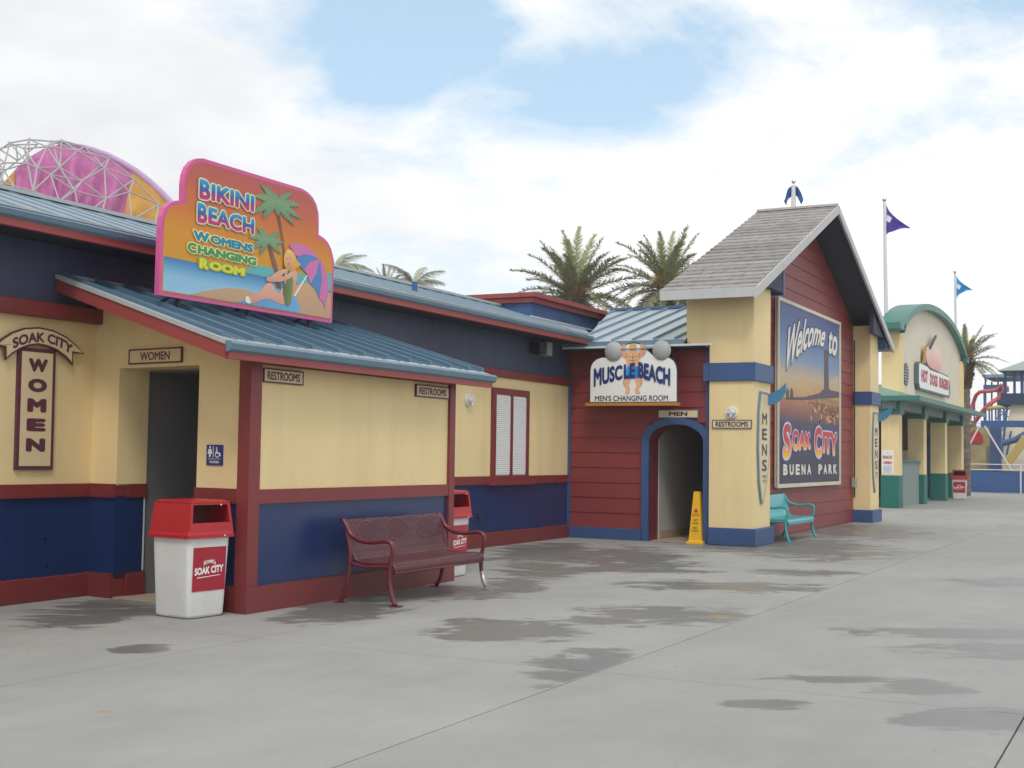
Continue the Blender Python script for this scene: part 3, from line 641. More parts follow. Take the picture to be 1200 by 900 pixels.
plate('swimsuit', SUITM, fg, smooth_poly([(11.93, 3.70), (11.99, 3.72), (12.01, 3.655), (12.05, 3.61), (12.045, 3.51), (12.03, 3.43), (12.015, 3.31), (11.94, 3.27), (11.905, 3.32), (11.86, 3.42), (11.865, 3.50), (11.925, 3.56)], 1), FBk, 0.017, 0.018)
plate('painted_arm', SKIN, fg, smooth_poly([(12.06, 3.72), (12.05, 3.645), (11.86, 3.555), (11.68, 3.53), (11.555, 3.515), (11.54, 3.565), (11.62, 3.58), (11.70, 3.64), (11.89, 3.72), (11.93, 3.69), (11.80, 3.61), (11.90, 3.625), (11.98, 3.68)], 1), FBk, 0.0185, 0.0195)
plate('blond_hair', HAIR, fg, smooth_poly([(11.862, 3.76), (11.855, 3.86), (11.905, 3.94), (11.99, 3.955), (12.06, 3.91), (12.10, 3.84), (12.20, 3.80), (12.10, 3.75), (12.04, 3.69), (11.99, 3.74), (11.90, 3.71)], 1), FBk, 0.020, 0.021)
plate('painted_face', SKIN, fg, smooth_poly([(11.893, 3.825), (11.92, 3.885), (11.978, 3.89), (12.01, 3.85), (12.006, 3.79), (11.965, 3.735), (11.918, 3.765)], 1), FBk, 0.0215, 0.0225)
fm = MB()
fm.prism(ell(11.925, 3.835, .010, .006, 8), FBk, 0.023, 0.0235); fm.prism(ell(11.975, 3.84, .010, .006, 8), FBk, 0.023, 0.0235)
fm.build('painted_eyes', mat('eye_print', (0.03, 0.05, 0.10), 0.5), fg)
plate('painted_mouth', REDL, fg, ell(11.952, 3.778, .014, .006, 10), FBk, 0.023, 0.0235)
plate('painted_shoe', PWHITE, t, smooth_poly([(11.19, 3.235), (11.19, 3.30), (11.235, 3.32), (11.27, 3.28), (11.29, 3.23)], 1), FBk, 0.016, 0.018)
# lettering with pale halos
HY = mat('pale_yellow_print', lin((238, 232, 160)), 0.5, 0.03); HC = mat('pale_cyan_print', lin((150, 215, 225)), 0.5, 0.03)
BBM = ramp_mat('blue_to_magenta_print', [(0.0, (215, 25, 120)), (0.38, (150, 40, 130)), (0.5, (30, 90, 170)), (1.0, (25, 160, 210))], 2, 0.45, 0.0)
def halo_text(s, gm, F, d, mt, halos, parent, bold, shear=0, name='lettering'):
    for i, (hm, hb) in enumerate(halos): text('letter_halo', s, gm, F, d + i * 0.002, hm, parent, hb, ref=bold, shear=shear)
    return text(name, s, gm, F, d + len(halos) * 0.002, mt, parent, bold, shear=shear)
def cap_word(s, tl, tr, br, bl, F, d, mt, halos, parent, bold, capk=1.15):
    # bigger first letter, as painted
    w = 1.0 / (len(s) + 0.25)
    first = s[0]; rest = s[1:]; wd_ = lambda q: max(p[0] for p in glyphs(q, 0.0)[0]) - min(p[0] for p in glyphs(q, 0.0)[0])
    f = wd_(first) * 1.12 / (wd_(first) * 1.12 + wd_(rest) + 0.06)
    L = lambda p, q, k: (p[0] + (q[0] - p[0]) * k, p[1] + (q[1] - p[1]) * k)
    a, b = L(tl, tr, f), L(bl, br, f)
    k = (capk - 1)
    tl2 = (tl[0], tl[1] + (tl[1] - bl[1]) * k * .6); a2 = (a[0], a[1] + (a[1] - b[1]) * k * .6); bl2 = (bl[0], bl[1] - (tl[1] - bl[1]) * k * .4); b2 = (b[0], b[1] - (a[1] - b[1]) * k * .4)
    g_ = 0.008 * abs(tr[0] - tl[0]) * (1 if tr[0] > tl[0] else -1)
    halo_text(first, quadmap(tl2, (a2[0] - g_, a2[1]), (b2[0] - g_, b2[1]), bl2), F, d, mt, halos, parent, bold)
    halo_text(rest, quadmap((a[0] + g_, a[1]), tr, br, (b[0] + g_, b[1])), F, d, mt, halos, parent, bold)
cap_word('BIKINI', (10.385, 4.46), (11.30, 4.46), (11.30, 4.275), (10.385, 4.275), FBk, 0.0145, BBM, ((HC, 0.11), (HY, 0.085)), t, 0.045)
cap_word('BEACH', (10.365, 4.20), (11.31, 4.20), (11.31, 4.015), (10.365, 4.015), FBk, 0.0145, BBM, ((HC, 0.11), (HY, 0.085)), t, 0.045)
cap_word('WOMENS', (10.31, 3.905), (11.31, 3.905), (11.30, 3.81), (10.32, 3.81), FBk, 0.0145, mat('deep_teal_print', lin((20, 135, 165)), 0.5), ((HY, 0.15),), t, 0.065)
cap_word('CHANGING', (10.225, 3.765), (11.37, 3.765), (11.365, 3.67), (10.23, 3.67), FBk, 0.0145, mat('green_print', lin((55, 150, 90)), 0.5), ((HY, 0.15),), t, 0.065)
cap_word('ROOM', (10.42, 3.62), (11.165, 3.62), (11.16, 3.525), (10.42, 3.525), FBk, 0.0145, mat('lime_yellow_print', lin((222, 218, 40)), 0.5), ((mat('olive_print', lin((150, 175, 90)), 0.5), 0.16),), t, 0.065)
for x in (10.2, 11.35, 12.5):
    MB().tube([(x, BY + .07, prt(BY) + .0), (x, BY + .07, 3.9)], 0.03, 8).build('support_post', BLACK, t)
    MB().tube([(x + .1, BY + .08, 3.3), (x + .1, 9.6, prt(9.6))], 0.02, 8).build('brace', BLACK, t)

# ------------------------------------------------------------------ men's barn
MBn = thing('mens_barn', 'red barn style changing room with cream pillars, steep shingled gable and metal side roof', 'building', (28, 8, 0))
# west red wall with arch: clapboards one by one
AC, AR = 8.18, 0.66
box('sheathing', RED, MBn, 22.47, 22.60, AC + AR - .03, 10.40, 0, 3.62)
box('sheathing', RED, MBn, 22.47, 22.60, 7.50, AC + AR - .03, 2.31, 3.62)
def arch_half(z):        # half width of the opening at z (outer line)
    if z < 1.88: return AR
    if z > 2.29: return 0
    return AR * math.sqrt(max(0, 1 - ((z - 1.88) / 0.42) ** 2))
zr = 0.215; rows = []
while zr < 3.6:
    z1 = min(zr + 0.2865, 3.60)
    def board(y0, y1, y0b=None):
        MB().hexa([(22.445, y0, zr), (22.445, y1, zr), (22.47, y1, zr), (22.47, y0, zr), (22.461, y0, z1 - .004), (22.461, y1, z1 - .004), (22.47, y1, z1 - .004), (22.47, y0, z1 - .004)]).build('siding_board', RED, MBn)
    hw = arch_half((zr + z1) / 2)
    if zr >= 2.29: board(7.49, 10.36)
    else: board(AC + max(hw, arch_half(z1)) - 0.03, 10.36)
    if zr < 2.29 and z1 > 2.05: board(7.49, AC - arch_half(zr) + .1)
    zr += 0.2865
box('base_board', BLUETRIM, MBn, 22.40, 22.47, AC + AR, 10.34, 0.0, 0.215, 0.006)
# arch trim: outer ring
def arch_pts(r_, zs, zt, n=16, bottom=0.0):
    p = [(AC + r_, bottom)]
    for i in range(n + 1):
        a = math.pi * i / n
        p.append((AC + r_ * math.cos(a), zs + (zt - zs) * math.sin(a)))
    p.append((AC - r_, bottom)); return p
o_, i_ = arch_pts(AR + 0.02, 1.88, 2.315), arch_pts(AR - 0.125, 1.86, 2.19)
mb = MB()
n = len(o_)
mb.add([FX(22.47)(a, b, 0.07) for a, b in o_] + [FX(22.47)(a, b, 0.07) for a, b in i_] + [FX(22.47)(a, b, -0.02) for a, b in o_] + [FX(22.47)(a, b, -0.02) for a, b in i_],
       [(k, k + 1, n + k + 1, n + k) for k in range(n - 1)] + [(2 * n + k, 2 * n + k + 1, k + 1, k) for k in range(n - 1)] + [(n + k, n + k + 1, 3 * n + k + 1, 3 * n + k) for k in range(n - 1)])
mb.build('arch_trim', BLUETRIM, MBn)
mb = MB()      # red inner lining of the arch, 0.35 deep
mb.add([FX(22.47)(a, b, 0.0) for a, b in i_] + [FX(22.47)(a, b, -0.45) for a, b in i_], [(k, k + 1, n + k + 1, n + k) for k in range(n - 1)])
mb.build('arch_lining', REDTRIM, MBn)
mb = MB()      # spandrel wall behind siding around arch
sp = [(AC + AR, 1.0), (AC + AR, 2.32), (AC - AR, 2.32), (AC - AR, 1.0)] + [(AC - AR + .06, 1.0)] + [q for q in arch_pts(AR - 0.06, 1.86, 2.24)[1:-1]][::-1] + [(AC + AR - .06, 1.0)]
mb.prism(sp, FX(22.49), -0.1, 0.0); mb.build('spandrel', RED, MBn)
# corridor
box('corridor_wall', INTW, MBn, 22.92, 26.0, 8.70, 8.80, 0, 2.7)
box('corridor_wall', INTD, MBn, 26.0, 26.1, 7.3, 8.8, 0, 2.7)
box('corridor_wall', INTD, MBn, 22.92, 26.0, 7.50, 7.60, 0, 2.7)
box('corridor_ceiling', INTW, MBn, 22.61, 26.0, 7.50, 8.80, 2.6, 2.7)
box('corridor_skirting', TILE, MBn, 22.92, 26.0, 8.68, 8.70, 0.013, 0.17)
box('corridor_floor', TILE, MBn, 22.5, 26.0, 7.6, 8.70, 0.001, 0.012)
box('corner_trim', BLUETRIM, MBn, 22.415, 22.466, 7.503, 7.60, 1.7, 3.58)
box('corner_trim', BLUETRIM, MBn, 22.42, 22.466, 10.345, 10.397, 0.0, 3.05)
box('fascia_flashing', FLASH, MBn, 22.02, 22.08, 7.36, 10.35, 3.612, 3.65)
box('roof_gutter', GUTTER, MBn, 22.06, 22.16, 7.93, 10.45, 3.656, 3.74)
box('eave_soffit', DARK, MBn, 22.081, 22.47, 7.51, 10.4, 3.585, 3.62)
def mrz(x): return 3.74 + (x - 22.15) * 0.26
def mrc(y): return 22.15 if y < 10.0 else 22.15 + (y - 10.0) * 3.4
mroof = MB().add([(22.15, 7.95, mrz(22.15)), (22.15, 10.0, mrz(22.15)), (26.4, 11.23, mrz(26.4)), (26.4, 7.95, mrz(26.4)),
                  (22.15, 7.95, mrz(22.15) - .04), (22.15, 10.0, mrz(22.15) - .04), (26.4, 11.23, mrz(26.4) - .04), (26.4, 7.95, mrz(26.4) - .04)],
                 [(0, 1, 2, 3), (4, 5, 6, 7), (0, 1, 5, 4), (1, 2, 6, 5), (2, 3, 7, 6), (3, 0, 4, 7)]).build('metal_side_roof', ROOFP, MBn)
MB().hexa([(26.401, 7.95, mrz(26.4) - .04), (32.5, 7.95, 3.4), (32.5, 11.2, 3.4), (26.401, 11.2, mrz(26.4) - .04), (26.401, 7.95, mrz(26.4)), (32.5, 7.95, 3.44), (32.5, 11.2, 3.44), (26.401, 11.2, mrz(26.4))]).build('metal_side_roof', ROOFP, MBn)
k = 0
for i in range(8):
    y = 8.12 + i * 0.42
    x0 = 22.22 if y < 10.0 else 22.25 + (y - 10.0) * 3.46
    if x0 > 26.2: continue
    MB().hexa([(x0, y, mrz(x0)), (26.38, y, mrz(26.38)), (26.38, y + .05, mrz(26.38)), (x0, y + .05, mrz(x0)),
               (x0, y + .01, mrz(x0) + .045), (26.38, y + .01, mrz(26.38) + .045), (26.38, y + .04, mrz(26.38) + .045), (x0, y + .04, mrz(x0) + .045)]).build('seam', mat('grey_blue_seam', (0.20, 0.29, 0.36), 0.45), mroof)
box('ridge_cap', mat('dark_blue_cap', (0.05, 0.12, 0.22), 0.5), MBn, 26.33, 26.47, 7.95, 11.2, mrz(26.4) + .0, mrz(26.4) + .06)
box('roof_infill', CREAM, MBn, 22.6, 32.4, 7.96, 11.0, 2.72, 3.62)
# pillars (near: lower shaft, upper shaft)
def pillar(x0, x1, y0, yb, yt, south_w=None):
    box('pillar_shaft', CREAM, MBn, x0, x1, y0, yb, 0.30, 3.0)
    box('pillar_shaft', CREAM, MBn, x0, x1, y0, yb, 3.28, 3.641)
    MB().prism([(x0, 3.641), (x1, 3.641), (x1, grz(x1) - .015 if x0 > 25 else 4.96), (x0 + (.36 if x0 > 25 else .6), 4.95), (x0, grz(x0) - .015 if x0 < 25 else 4.98)], lambda a, b, d: (a, y0 + d, b), 0, yt - y0).build('pillar_shaft', CREAM, MBn)
    box('pillar_band', BLUETRIM, MBn, x0 - .05, x1 + .05, y0 - .05, yb + .0, 2.975, 3.305, 0.008)
    box('pillar_base', BLUETRIM, MBn, x0 - .07, x1 + .07, y0 - .07, yb + .0, 0.0, 0.315, 0.012)
GX = 28.0
def grz(x): return 7.10 - abs(x - GX) * 0.4145
pillar(22.3, 23.38, 6.67, 7.497, 7.93)
pillar(32.72, 33.72, 6.75, 7.5, 7.93)
box('pillar_band', BLUETRIM, MBn, 22.251, 22.40, 7.4975, 7.60, 2.977, 3.303)
# body
box('body_wall', RED, MBn, 23.38, 32.72, 7.20, 7.93, 0, 4.7)
box('body_wall', CREAM, MBn, 22.45, 33.6, 7.931, 8.0, 3.6, 4.7)
GX = 28.0
def grz(x): return 7.10 - abs(x - GX) * 0.4145
mb = MB().prism([(22.4, 4.72), (33.6, 4.72), (33.6, grz(33.6) - .06), (GX, grz(GX) - .06), (22.4, grz(22.4) - .06)], lambda a, b, d: (a, 7.20 + d, b), 0, 0.72); mb.build('gable_wall', RED, MBn)
# south clapboards
zr = 0.02; H_ = 0.2865
while zr < 6.95:
    z1 = zr + H_
    xa, xb = 23.39, 32.71
    if zr > 4.6:
        xa = max(22.3 if zr > 4.75 else 23.39, GX - (7.02 - zr) / 0.4145); xb = min(33.7 if zr > 4.75 else 32.71, GX + (7.02 - zr) / 0.4145)
        xa1 = max(22.3, GX - (7.02 - z1) / 0.4145); xb1 = min(33.7, GX + (7.02 - z1) / 0.4145)
    else: xa1, xb1 = xa, xb
    if xb1 <= xa1: xa1 = xb1 = GX
    if z1 > 6.95: break
    MB().hexa([(xa, 7.176, zr), (xb, 7.176, zr), (xb, 7.20, zr), (xa, 7.20, zr), (xa1, 7.189, z1 - .006), (xb1, 7.189, z1 - .006), (xb1, 7.20, z1 - .006), (xa1, 7.20, z1 - .006)]).build('siding_board', RED, MBn)
    zr += H_
# gable roof
YF, YBk = 6.50, 8.27
def slope(s):
    ex = GX + s * 6.2
    return MB().hexa([(ex, YF, grz(ex)), (GX, YF, grz(GX)), (GX, YBk, grz(GX)), (ex, YBk, grz(ex)), (ex, YF, grz(ex) + .07), (GX, YF, grz(GX) + .07), (GX, YBk, grz(GX) + .07), (ex, YBk, grz(ex) + .07)])
deck = [slope(-1).build('roof_deck', DARK, MBn), slope(1).build('roof_deck', DARK, MBn)]
NC = 24
for s in (-1, 1):
    for k in range(NC):
        xe = GX + s * (6.24 - 6.24 * k / NC); xt = GX + s * (6.24 - 6.24 * (k + 1.15) / NC)
        if (xt - GX) * s < 0: xt = GX
        mb = MB(); y = YF - 0.02; tw = 0
        while y < YBk + .02:
            w = random.uniform(0.12, 0.30); y1 = min(y + w, YBk + .02); j = random.uniform(-.012, .012); th = random.uniform(.028, .042)
            ze = grz(xe) + .075; zt = grz(xt) + .078
            xx = xe + s * j
            mb.hexa([(xx, y, grz(xx) + .072), (xx, y1 - .004, grz(xx) + .072), (xt, y1 - .004, grz(xt) + .072), (xt, y, grz(xt) + .072),
                     (xx, y, grz(xx) + .072 + th), (xx, y1 - .004, grz(xx) + .072 + th), (xt, y1 - .004, zt), (xt, y, zt)])
            y = y1
        mb.build('shingle_course', SHING[random.choice((0, 1, 1, 2))], deck[0 if s < 0 else 1])
MB().hexa([(GX - .14, YF - .02, grz(GX) + .055), (GX + .14, YF - .02, grz(GX) + .055), (GX + .14, YBk + .02, grz(GX) + .055), (GX - .14, YBk + .02, grz(GX) + .055), (GX - .02, YF - .02, grz(GX) + .13), (GX + .02, YF - .02, grz(GX) + .13), (GX + .02, YBk + .02, grz(GX) + .13), (GX - .02, YBk + .02, grz(GX) + .13)]).build('ridge_cap', SHING[0], MBn)
for s in (-1, 1):
    ex = GX + s * 6.26
    mb = MB().hexa([(ex, YF - .05, grz(ex) - .10), (GX, YF - .05, grz(GX) - .10), (GX, YF + .0, grz(GX) - .10), (ex, YF + .0, grz(ex) - .10),
                    (ex, YF - .05, grz(ex) + .085), (GX, YF - .05, grz(GX) + .085), (GX, YF + .0, grz(GX) + .085), (ex, YF + .0, grz(ex) + .085)])
    mb.build('rake_board', GRWH, MBn)
    e0 = GX + s * 6.2
    box('eave_board', GRWH, MBn, min(e0, e0 + s * .05), max(e0, e0 + s * .05), YF + .002, YBk, grz(e0) - .10, grz(e0) + .075)
    # soffit boards and blue bracket under the rake
    MB().prism([(GX + s * 5.6, 4.735), (GX + s * 4.15, 4.735), (GX + s * 4.15, grz(4.15 * s + GX) - .01), (GX + s * 5.6, grz(5.6 * s + GX) - .01)], lambda a, b, d: (a, 6.552 + d, b), 0, 0.11).build('eave_bracket', DARK, MBn)
    be = GX + s * (4.15 if s < 0 else 5.7)
    MB().box(be - .05, be + .05, 6.54, 7.16, 4.70 if s < 0 else 4.45, grz(be) - .02).build('bracket_end', BLUETRIM, MBn)
box('gable_soffit', DARK, MBn, 33.73, 34.1, YF + .01, 8.0, 4.60, 4.64)

# ridge pole with wrapped flag
t = thing('ridge_flagpole', 'short white pole with furled blue flag on the barn ridge', 'flagpole', (28, 7.47, 7.1))
MB().tube([(28, 7.47, 7.15), (28, 7.47, 7.72)], [0.06, 0.045], 8).build('pole', POLE, t)
MB().ball((28, 7.47, 7.80), 0.05, 8).build('finial', STEEL, t)
mb = MB()
for s in (-1, 1):
    prev = None; vs = []
    for i in range(6):
        q = i / 5; y = 7.47 + s * (0.05 + 0.17 * q ** 0.7); z = 7.68 - 0.33 * q ** 1.3
        vs += [(28 - .03 * math.sin(q * 6), y, z + 0.02), (28 + .05 * math.sin(q * 7), y - s * 0.05, z - 0.18 + 0.1 * q)]
    mb.add(vs, [(2 * i, 2 * i + 2, 2 * i + 3, 2 * i + 1) for i in range(5)])
mb.build('flag', mat('navy_cloth', (0.02, 0.10, 0.26), 0.8, 0.1, 3), t)

# ------------------------------------------------------------------ Muscle Beach sign
t = thing('muscle_beach_sign', 'white MUSCLE BEACH sign with painted strongman and grey barbell discs on red siding', 'sign', (22.2, 8.95, 2.52))
def FM(a, b, d): return (21.975 - d, a * 0.9912, 1.58 + (b - 1.58) * 0.9912)
mo = [(9.84, 2.58), (9.84, 3.20), (9.825, 3.29), (9.78, 3.37), (9.70, 3.43), (9.60, 3.46), (9.41, 3.46), (9.33, 3.50), (9.25, 3.57), (9.17, 3.65), (9.07, 3.70), (8.95, 3.722), (8.83, 3.70), (8.73, 3.65), (8.65, 3.57), (8.57, 3.50), (8.50, 3.45),
      (8.31, 3.45), (8.21, 3.42), (8.13, 3.36), (8.085, 3.28), (8.065, 3.18), (8.06, 2.58)]
plate('back_panel', mat('navy_sign_edge', (0.03, 0.04, 0.10), 0.5), t, mo, FM, -0.03, 0)
for yy in (9.6, 8.2): box('standoff', STEEL, t, 22.0, 22.44, yy - .03, yy + .03, 2.62, 2.68)
plate('sign_face', PWHITE, t, inset(mo, 0.022), FM, 0.0, 0.004)
plate('ledge', mat('ochre_ledge', (0.42, 0.20, 0.03), 0.5), t, rect(8.03, 9.90, 2.525, 2.583), FM, -0.05, 0.06)
for yc in (9.343, 8.382):
    mb = MB()
    for k, (r0, d_) in enumerate(((0.17, 0.012), (0.192, 0.012))): pass
    rings = [(0.0, 0.085), (0.06, 0.08), (0.12, 0.06), (0.165, 0.035), (0.185, 0.006)]
    vs = []; nn = 24
    for r0, d_ in rings[1:]:
        vs += [FM(yc + r0 * math.cos(6.28319 * j / nn), 3.553 + r0 * 1.02 * math.sin(6.28319 * j / nn), d_) for j in range(nn)]
    vs.append(FM(yc, 3.553, 0.085)); c_ = len(vs) - 1
    fs = [(i * nn + j, i * nn + (j + 1) % nn, (i + 1) * nn + (j + 1) % nn, (i + 1) * nn + j) for i in range(3) for j in range(nn)] + [(c_, (j + 1) % nn, j) for j in range(nn)]
    mb.add(vs, fs).build('barbell_disc', mat('grey_disc_paint', (0.36, 0.37, 0.38), 0.45, 0.04), t, smooth=True)
MB().tube([FM(9.2, 3.60, .03), FM(8.5, 3.60, .03)], 0.012, 8).build('barbell_bar', STEEL, t)
MUS = quadmap((9.75, 3.245), (8.99, 3.32), (8.99, 3.03), (9.75, 2.875))
text('lettering', 'MUSC', quadmap((9.75, 3.245), (9.16, 3.30), (9.16, 3.02), (9.75, 2.875)), FM, 0.008, NAVY, t, 0.05)
text('lettering', 'LE', quadmap((9.13, 3.305), (8.90, 3.33), (8.90, 3.045), (9.13, 3.025)), FM, 0.021, NAVY, t, 0.05)
text('lettering', 'BEACH', quadmap((8.84, 3.355), (8.205, 3.215), (8.205, 2.88), (8.84, 3.05)), FM, 0.021, NAVY, t, 0.05)
text('lettering', "MEN'S CHANGING ROOM", boxmap(9.72, 8.25, 2.615, 2.722), FM, 0.008, mat('slate_letter', (0.03, 0.045, 0.09), 0.5), t, 0.018)
body = [(8.95, 3.62), (9.01, 3.56), (9.06, 3.525), (9.10, 3.555), (9.11, 3.60), (9.095, 3.65), (9.11, 3.69), (9.15, 3.69), (9.19, 3.64), (9.215, 3.57), (9.205, 3.49), (9.15, 3.45), (9.095, 3.42), (9.075, 3.36), (9.075, 3.30), (9.04, 3.245),
        (8.86, 3.245), (8.83, 3.30), (8.83, 3.36), (8.81, 3.42), (8.755, 3.45), (8.70, 3.49), (8.69, 3.57), (8.715, 3.64), (8.755, 3.69), (8.795, 3.69), (8.81, 3.65), (8.795, 3.60), (8.80, 3.555), (8.845, 3.525), (8.895, 3.56)]
SK2 = ramp_mat('tan_skin_print', [(0, (205, 150, 110)), (0.5, (232, 182, 140)), (1, (215, 160, 120))], 1, 0.5, 0.9, nscale=5)
fg = plate('painted_strongman', SK2, t, smooth_poly(body, 1), FM, 0.010, 0.014)
for s in (1, -1):
    leg = [(8.95 + s * .01, 3.09), (8.95 + s * .16, 3.06), (8.95 + s * .205, 2.98), (8.95 + s * .18, 2.91), (8.95 + s * .12, 2.84), (8.95 + s * .15, 2.775), (8.95 + s * .14, 2.745), (8.95 + s * .06, 2.76), (8.95 + s * .055, 2.83), (8.95 + s * .08, 2.91), (8.95 + s * .05, 3.0)]
    plate('painted_leg', SK2, fg, smooth_poly(leg, 1), FM, 0.010, 0.0135)
plate('swim_shorts', ramp_mat('shorts_print', [(0, (20, 110, 190)), (1, (40, 160, 225))], 1, 0.5, 0.3), fg, [(9.065, 3.26), (8.835, 3.26), (8.77, 3.05), (8.90, 3.035), (8.95, 3.10), (9.0, 3.035), (9.13, 3.05)], FM, 0.0145, 0.0165)
plate('painted_head', SK2, fg, ell(8.95, 3.60, 0.058, 0.075, 16), FM, 0.0145, 0.0165)
plate('painted_hair', mat('blond_print', lin((225, 165, 60)), 0.5), fg, smooth_poly([(8.875, 3.615), (8.88, 3.68), (8.95, 3.70), (9.02, 3.68), (9.025, 3.615), (8.99, 3.645), (8.92, 3.645)], 1), FM, 0.017, 0.019)
LN = mat('brown_line_print', lin((135, 80, 55)), 0.5)
fm = MB()
for pts in ([(9.05, 3.46), (8.955, 3.43)], [(8.85, 3.46), (8.945, 3.43)], [(8.95, 3.50), (8.95, 3.27)], [(9.02, 3.38), (8.88, 3.38)], [(9.015, 3.33), (8.885, 3.33)], [(9.095, 3.42), (9.07, 3.50)], [(8.805, 3.42), (8.83, 3.50)]):
    (a, b), (c, d) = pts; L = math.hypot(c - a, d - b); nx, nz = -(d - b) / L * .004, (c - a) / L * .004
    fm.prism([(a - nx, b - nz), (c - nx, d - nz), (c + nx, d + nz), (a + nx, b + nz)], FM, 0.0165, 0.0175)
fm.prism(ell(8.972, 3.605, .008, .005, 6), FM, .017, .0175); fm.prism(ell(8.928, 3.605, .008, .005, 6), FM, .017, .0175); fm.prism(ell(8.95, 3.565, .018, .005, 8), FM, .017, .0175)
fm.build('painted_lines', LN, fg)

# ------------------------------------------------------------------ Welcome mural
t = thing('welcome_mural', 'tall framed WELCOME TO SOAK CITY mural with pier at sunset on red gable wall', 'sign', (28.2, 7.1, 1.03))
FW = FY(7.10)
X0, X1, Z0, Z1 = 25.47, 30.83, 1.04, 4.83
plate('backing', mat('mural_edge_cream', (0.62, 0.58, 0.46), 0.6), t, rect(X0 - .05, X1 + .05, Z0 - .05, Z1 + .05), FW, -0.06, 0.0)
frame_mb(X0 - .09, X1 + .06, Z0 - .06, Z1 + .06, 0.07, FW, 0.0, 0.03).build('frame', mat('mural_edge_cream', None), t)
FWs = [FW]
plate('sky_print', ramp_mat('mural_sky_print', [(0.0, (250, 215, 120)), (0.10, (240, 175, 95)), (0.25, (235, 205, 160)), (0.42, (140, 175, 215)), (0.7, (75, 120, 190)), (1.0, (48, 80, 155))], 2, 0.45, 0.14, nscale=4), t,
      rect(X0 + .02, X1 - .03, 2.85, Z1 - .02), FW, 0.0, 0.004)
plate('sea_print', ramp_mat('mural_sea_print', [(0.0, (52, 56, 88)), (0.30, (60, 58, 92)), (0.5, (78, 72, 108)), (0.72, (70, 68, 100)), (0.86, (170, 100, 80)), (1.0, (215, 140, 90))], 2, 0.45, 0.12, nscale=7), t,
      rect(X0 + .02, X1 - .03, Z0 + .02, 2.85), FW, 0.0, 0.004)
CLM = ramp_mat('mural_cloud_print', [(0, (238, 170, 100)), (0.5, (240, 205, 150)), (1, (225, 215, 205))], 2, 0.5, 0.5, nscale=6)
plate('cloud_print', CLM, t, smooth_poly([(25.52, 2.86), (25.52, 3.35), (25.9, 3.50), (26.3, 3.28), (26.9, 3.38), (27.4, 3.25), (28.1, 3.12), (28.7, 2.95), (28.9, 2.86)], 2), FW, 0.004, 0.006)
plate('cloud_print', CLM, t, smooth_poly([(29.6, 2.86), (29.8, 3.25), (30.2, 3.50), (30.78, 3.62), (30.78, 2.86)], 2), FW, 0.004, 0.006)
SIL = mat('pier_print', lin((72, 62, 78)), 0.5, 0.1, 4)
pr_ = MB().prism([(26.0, 2.80), (26.0, 2.85), (27.6, 2.93), (28.9, 3.08), (29.2, 3.18), (29.30, 3.20), (29.33, 3.92), (29.28, 3.95), (29.32, 4.08), (29.52, 4.13), (29.70, 4.08), (29.74, 3.95), (29.69, 3.92), (29.76, 3.22), (30.0, 3.20), (30.78, 3.20), (30.78, 3.06), (29.0, 2.96), (27.6, 2.86)], FW, 0.0065, 0.0085)
pr_.prism([(26.05, 2.85), (26.05, 2.98), (26.15, 3.06), (26.25, 2.98), (26.25, 2.86)], FW, 0.0065, 0.0085); pr_.prism([(26.35, 2.86), (26.35, 3.0), (26.47, 3.08), (26.6, 3.0), (26.6, 2.88)], FW, 0.0065, 0.0085)
pr_.build('pier_print', SIL, t)
pp = MB()
for k in range(26):
    x = 27.9 + k * 0.112; pp.prism(rect(x, x + 0.03, 2.78 - (k % 4) * .06 - 0.006 * k, 2.99), FW, 0.006, 0.008)
tag(pp.build('pier_piles_print', SIL, t), kind='stuff')
gl = MB()
random.seed(3)
for k in range(34):
    x = random.uniform(28.0, 30.6); z = random.uniform(2.35, 2.8); w = random.uniform(.05, .16)
    gl.prism(rect(x, x + w, z, z + 0.10), FW, 0.0045, 0.0055)
tag(gl.build('glint_print', mat('gold_glint_print', lin((222, 170, 110)), 0.5), t), kind='stuff')
MWH = mat('mural_white_print', lin((225, 222, 212)), 0.5, 0.02); MSH = mat('mural_shadow_print', lin((60, 62, 95)), 0.5)
def wel(s, q):
    x = 26.0 + 3.40 * s; top = 4.30 + 0.42 * math.sin(min(1, s * 1.15) * math.pi * 0.62); bot = 3.35 + 0.80 * math.sin(min(1, s * 1.1) * math.pi * 0.5)
    return (x + 0.25 * (q - .5), bot + (top - bot) * q)
halo_text('Welcome', wel, FW, 0.010, MWH, ((MSH, 0.07),), t, 0.028, shear=0.05)
halo_text('to', quadmap((29.75, 4.60), (30.62, 4.60), (30.55, 4.02), (29.65, 4.05)), FW, 0.010, MWH, ((MSH, 0.07),), t, 0.03, shear=0.1)
FIRE = ramp_mat('red_to_gold_print', [(0.0, (245, 205, 60)), (0.3, (235, 130, 50)), (0.5, (205, 45, 60)), (1.0, (190, 35, 65))], 2, 0.45, 0.05)
HB = mat('mural_blue_halo_print', lin((55, 85, 160)), 0.5)
SW = mat('mural_pale_halo_print', lin((225, 215, 205)), 0.5)
halo_text('S', quadmap((25.80, 2.30), (26.42, 2.32), (26.42, 1.60), (25.80, 1.55)), FW, 0.010, FIRE, ((HB, 0.14), (SW, 0.09)), t, 0.05)
halo_text('OAK', quadmap((26.5, 2.20), (28.05, 2.16), (28.05, 1.80), (26.5, 1.74)), FW, 0.010, FIRE, ((HB, 0.14), (SW, 0.09)), t, 0.05)
halo_text('C', quadmap((28.38, 2.32), (29.05, 2.30), (29.05, 1.62), (28.38, 1.60)), FW, 0.010, FIRE, ((HB, 0.14), (SW, 0.09)), t, 0.05)
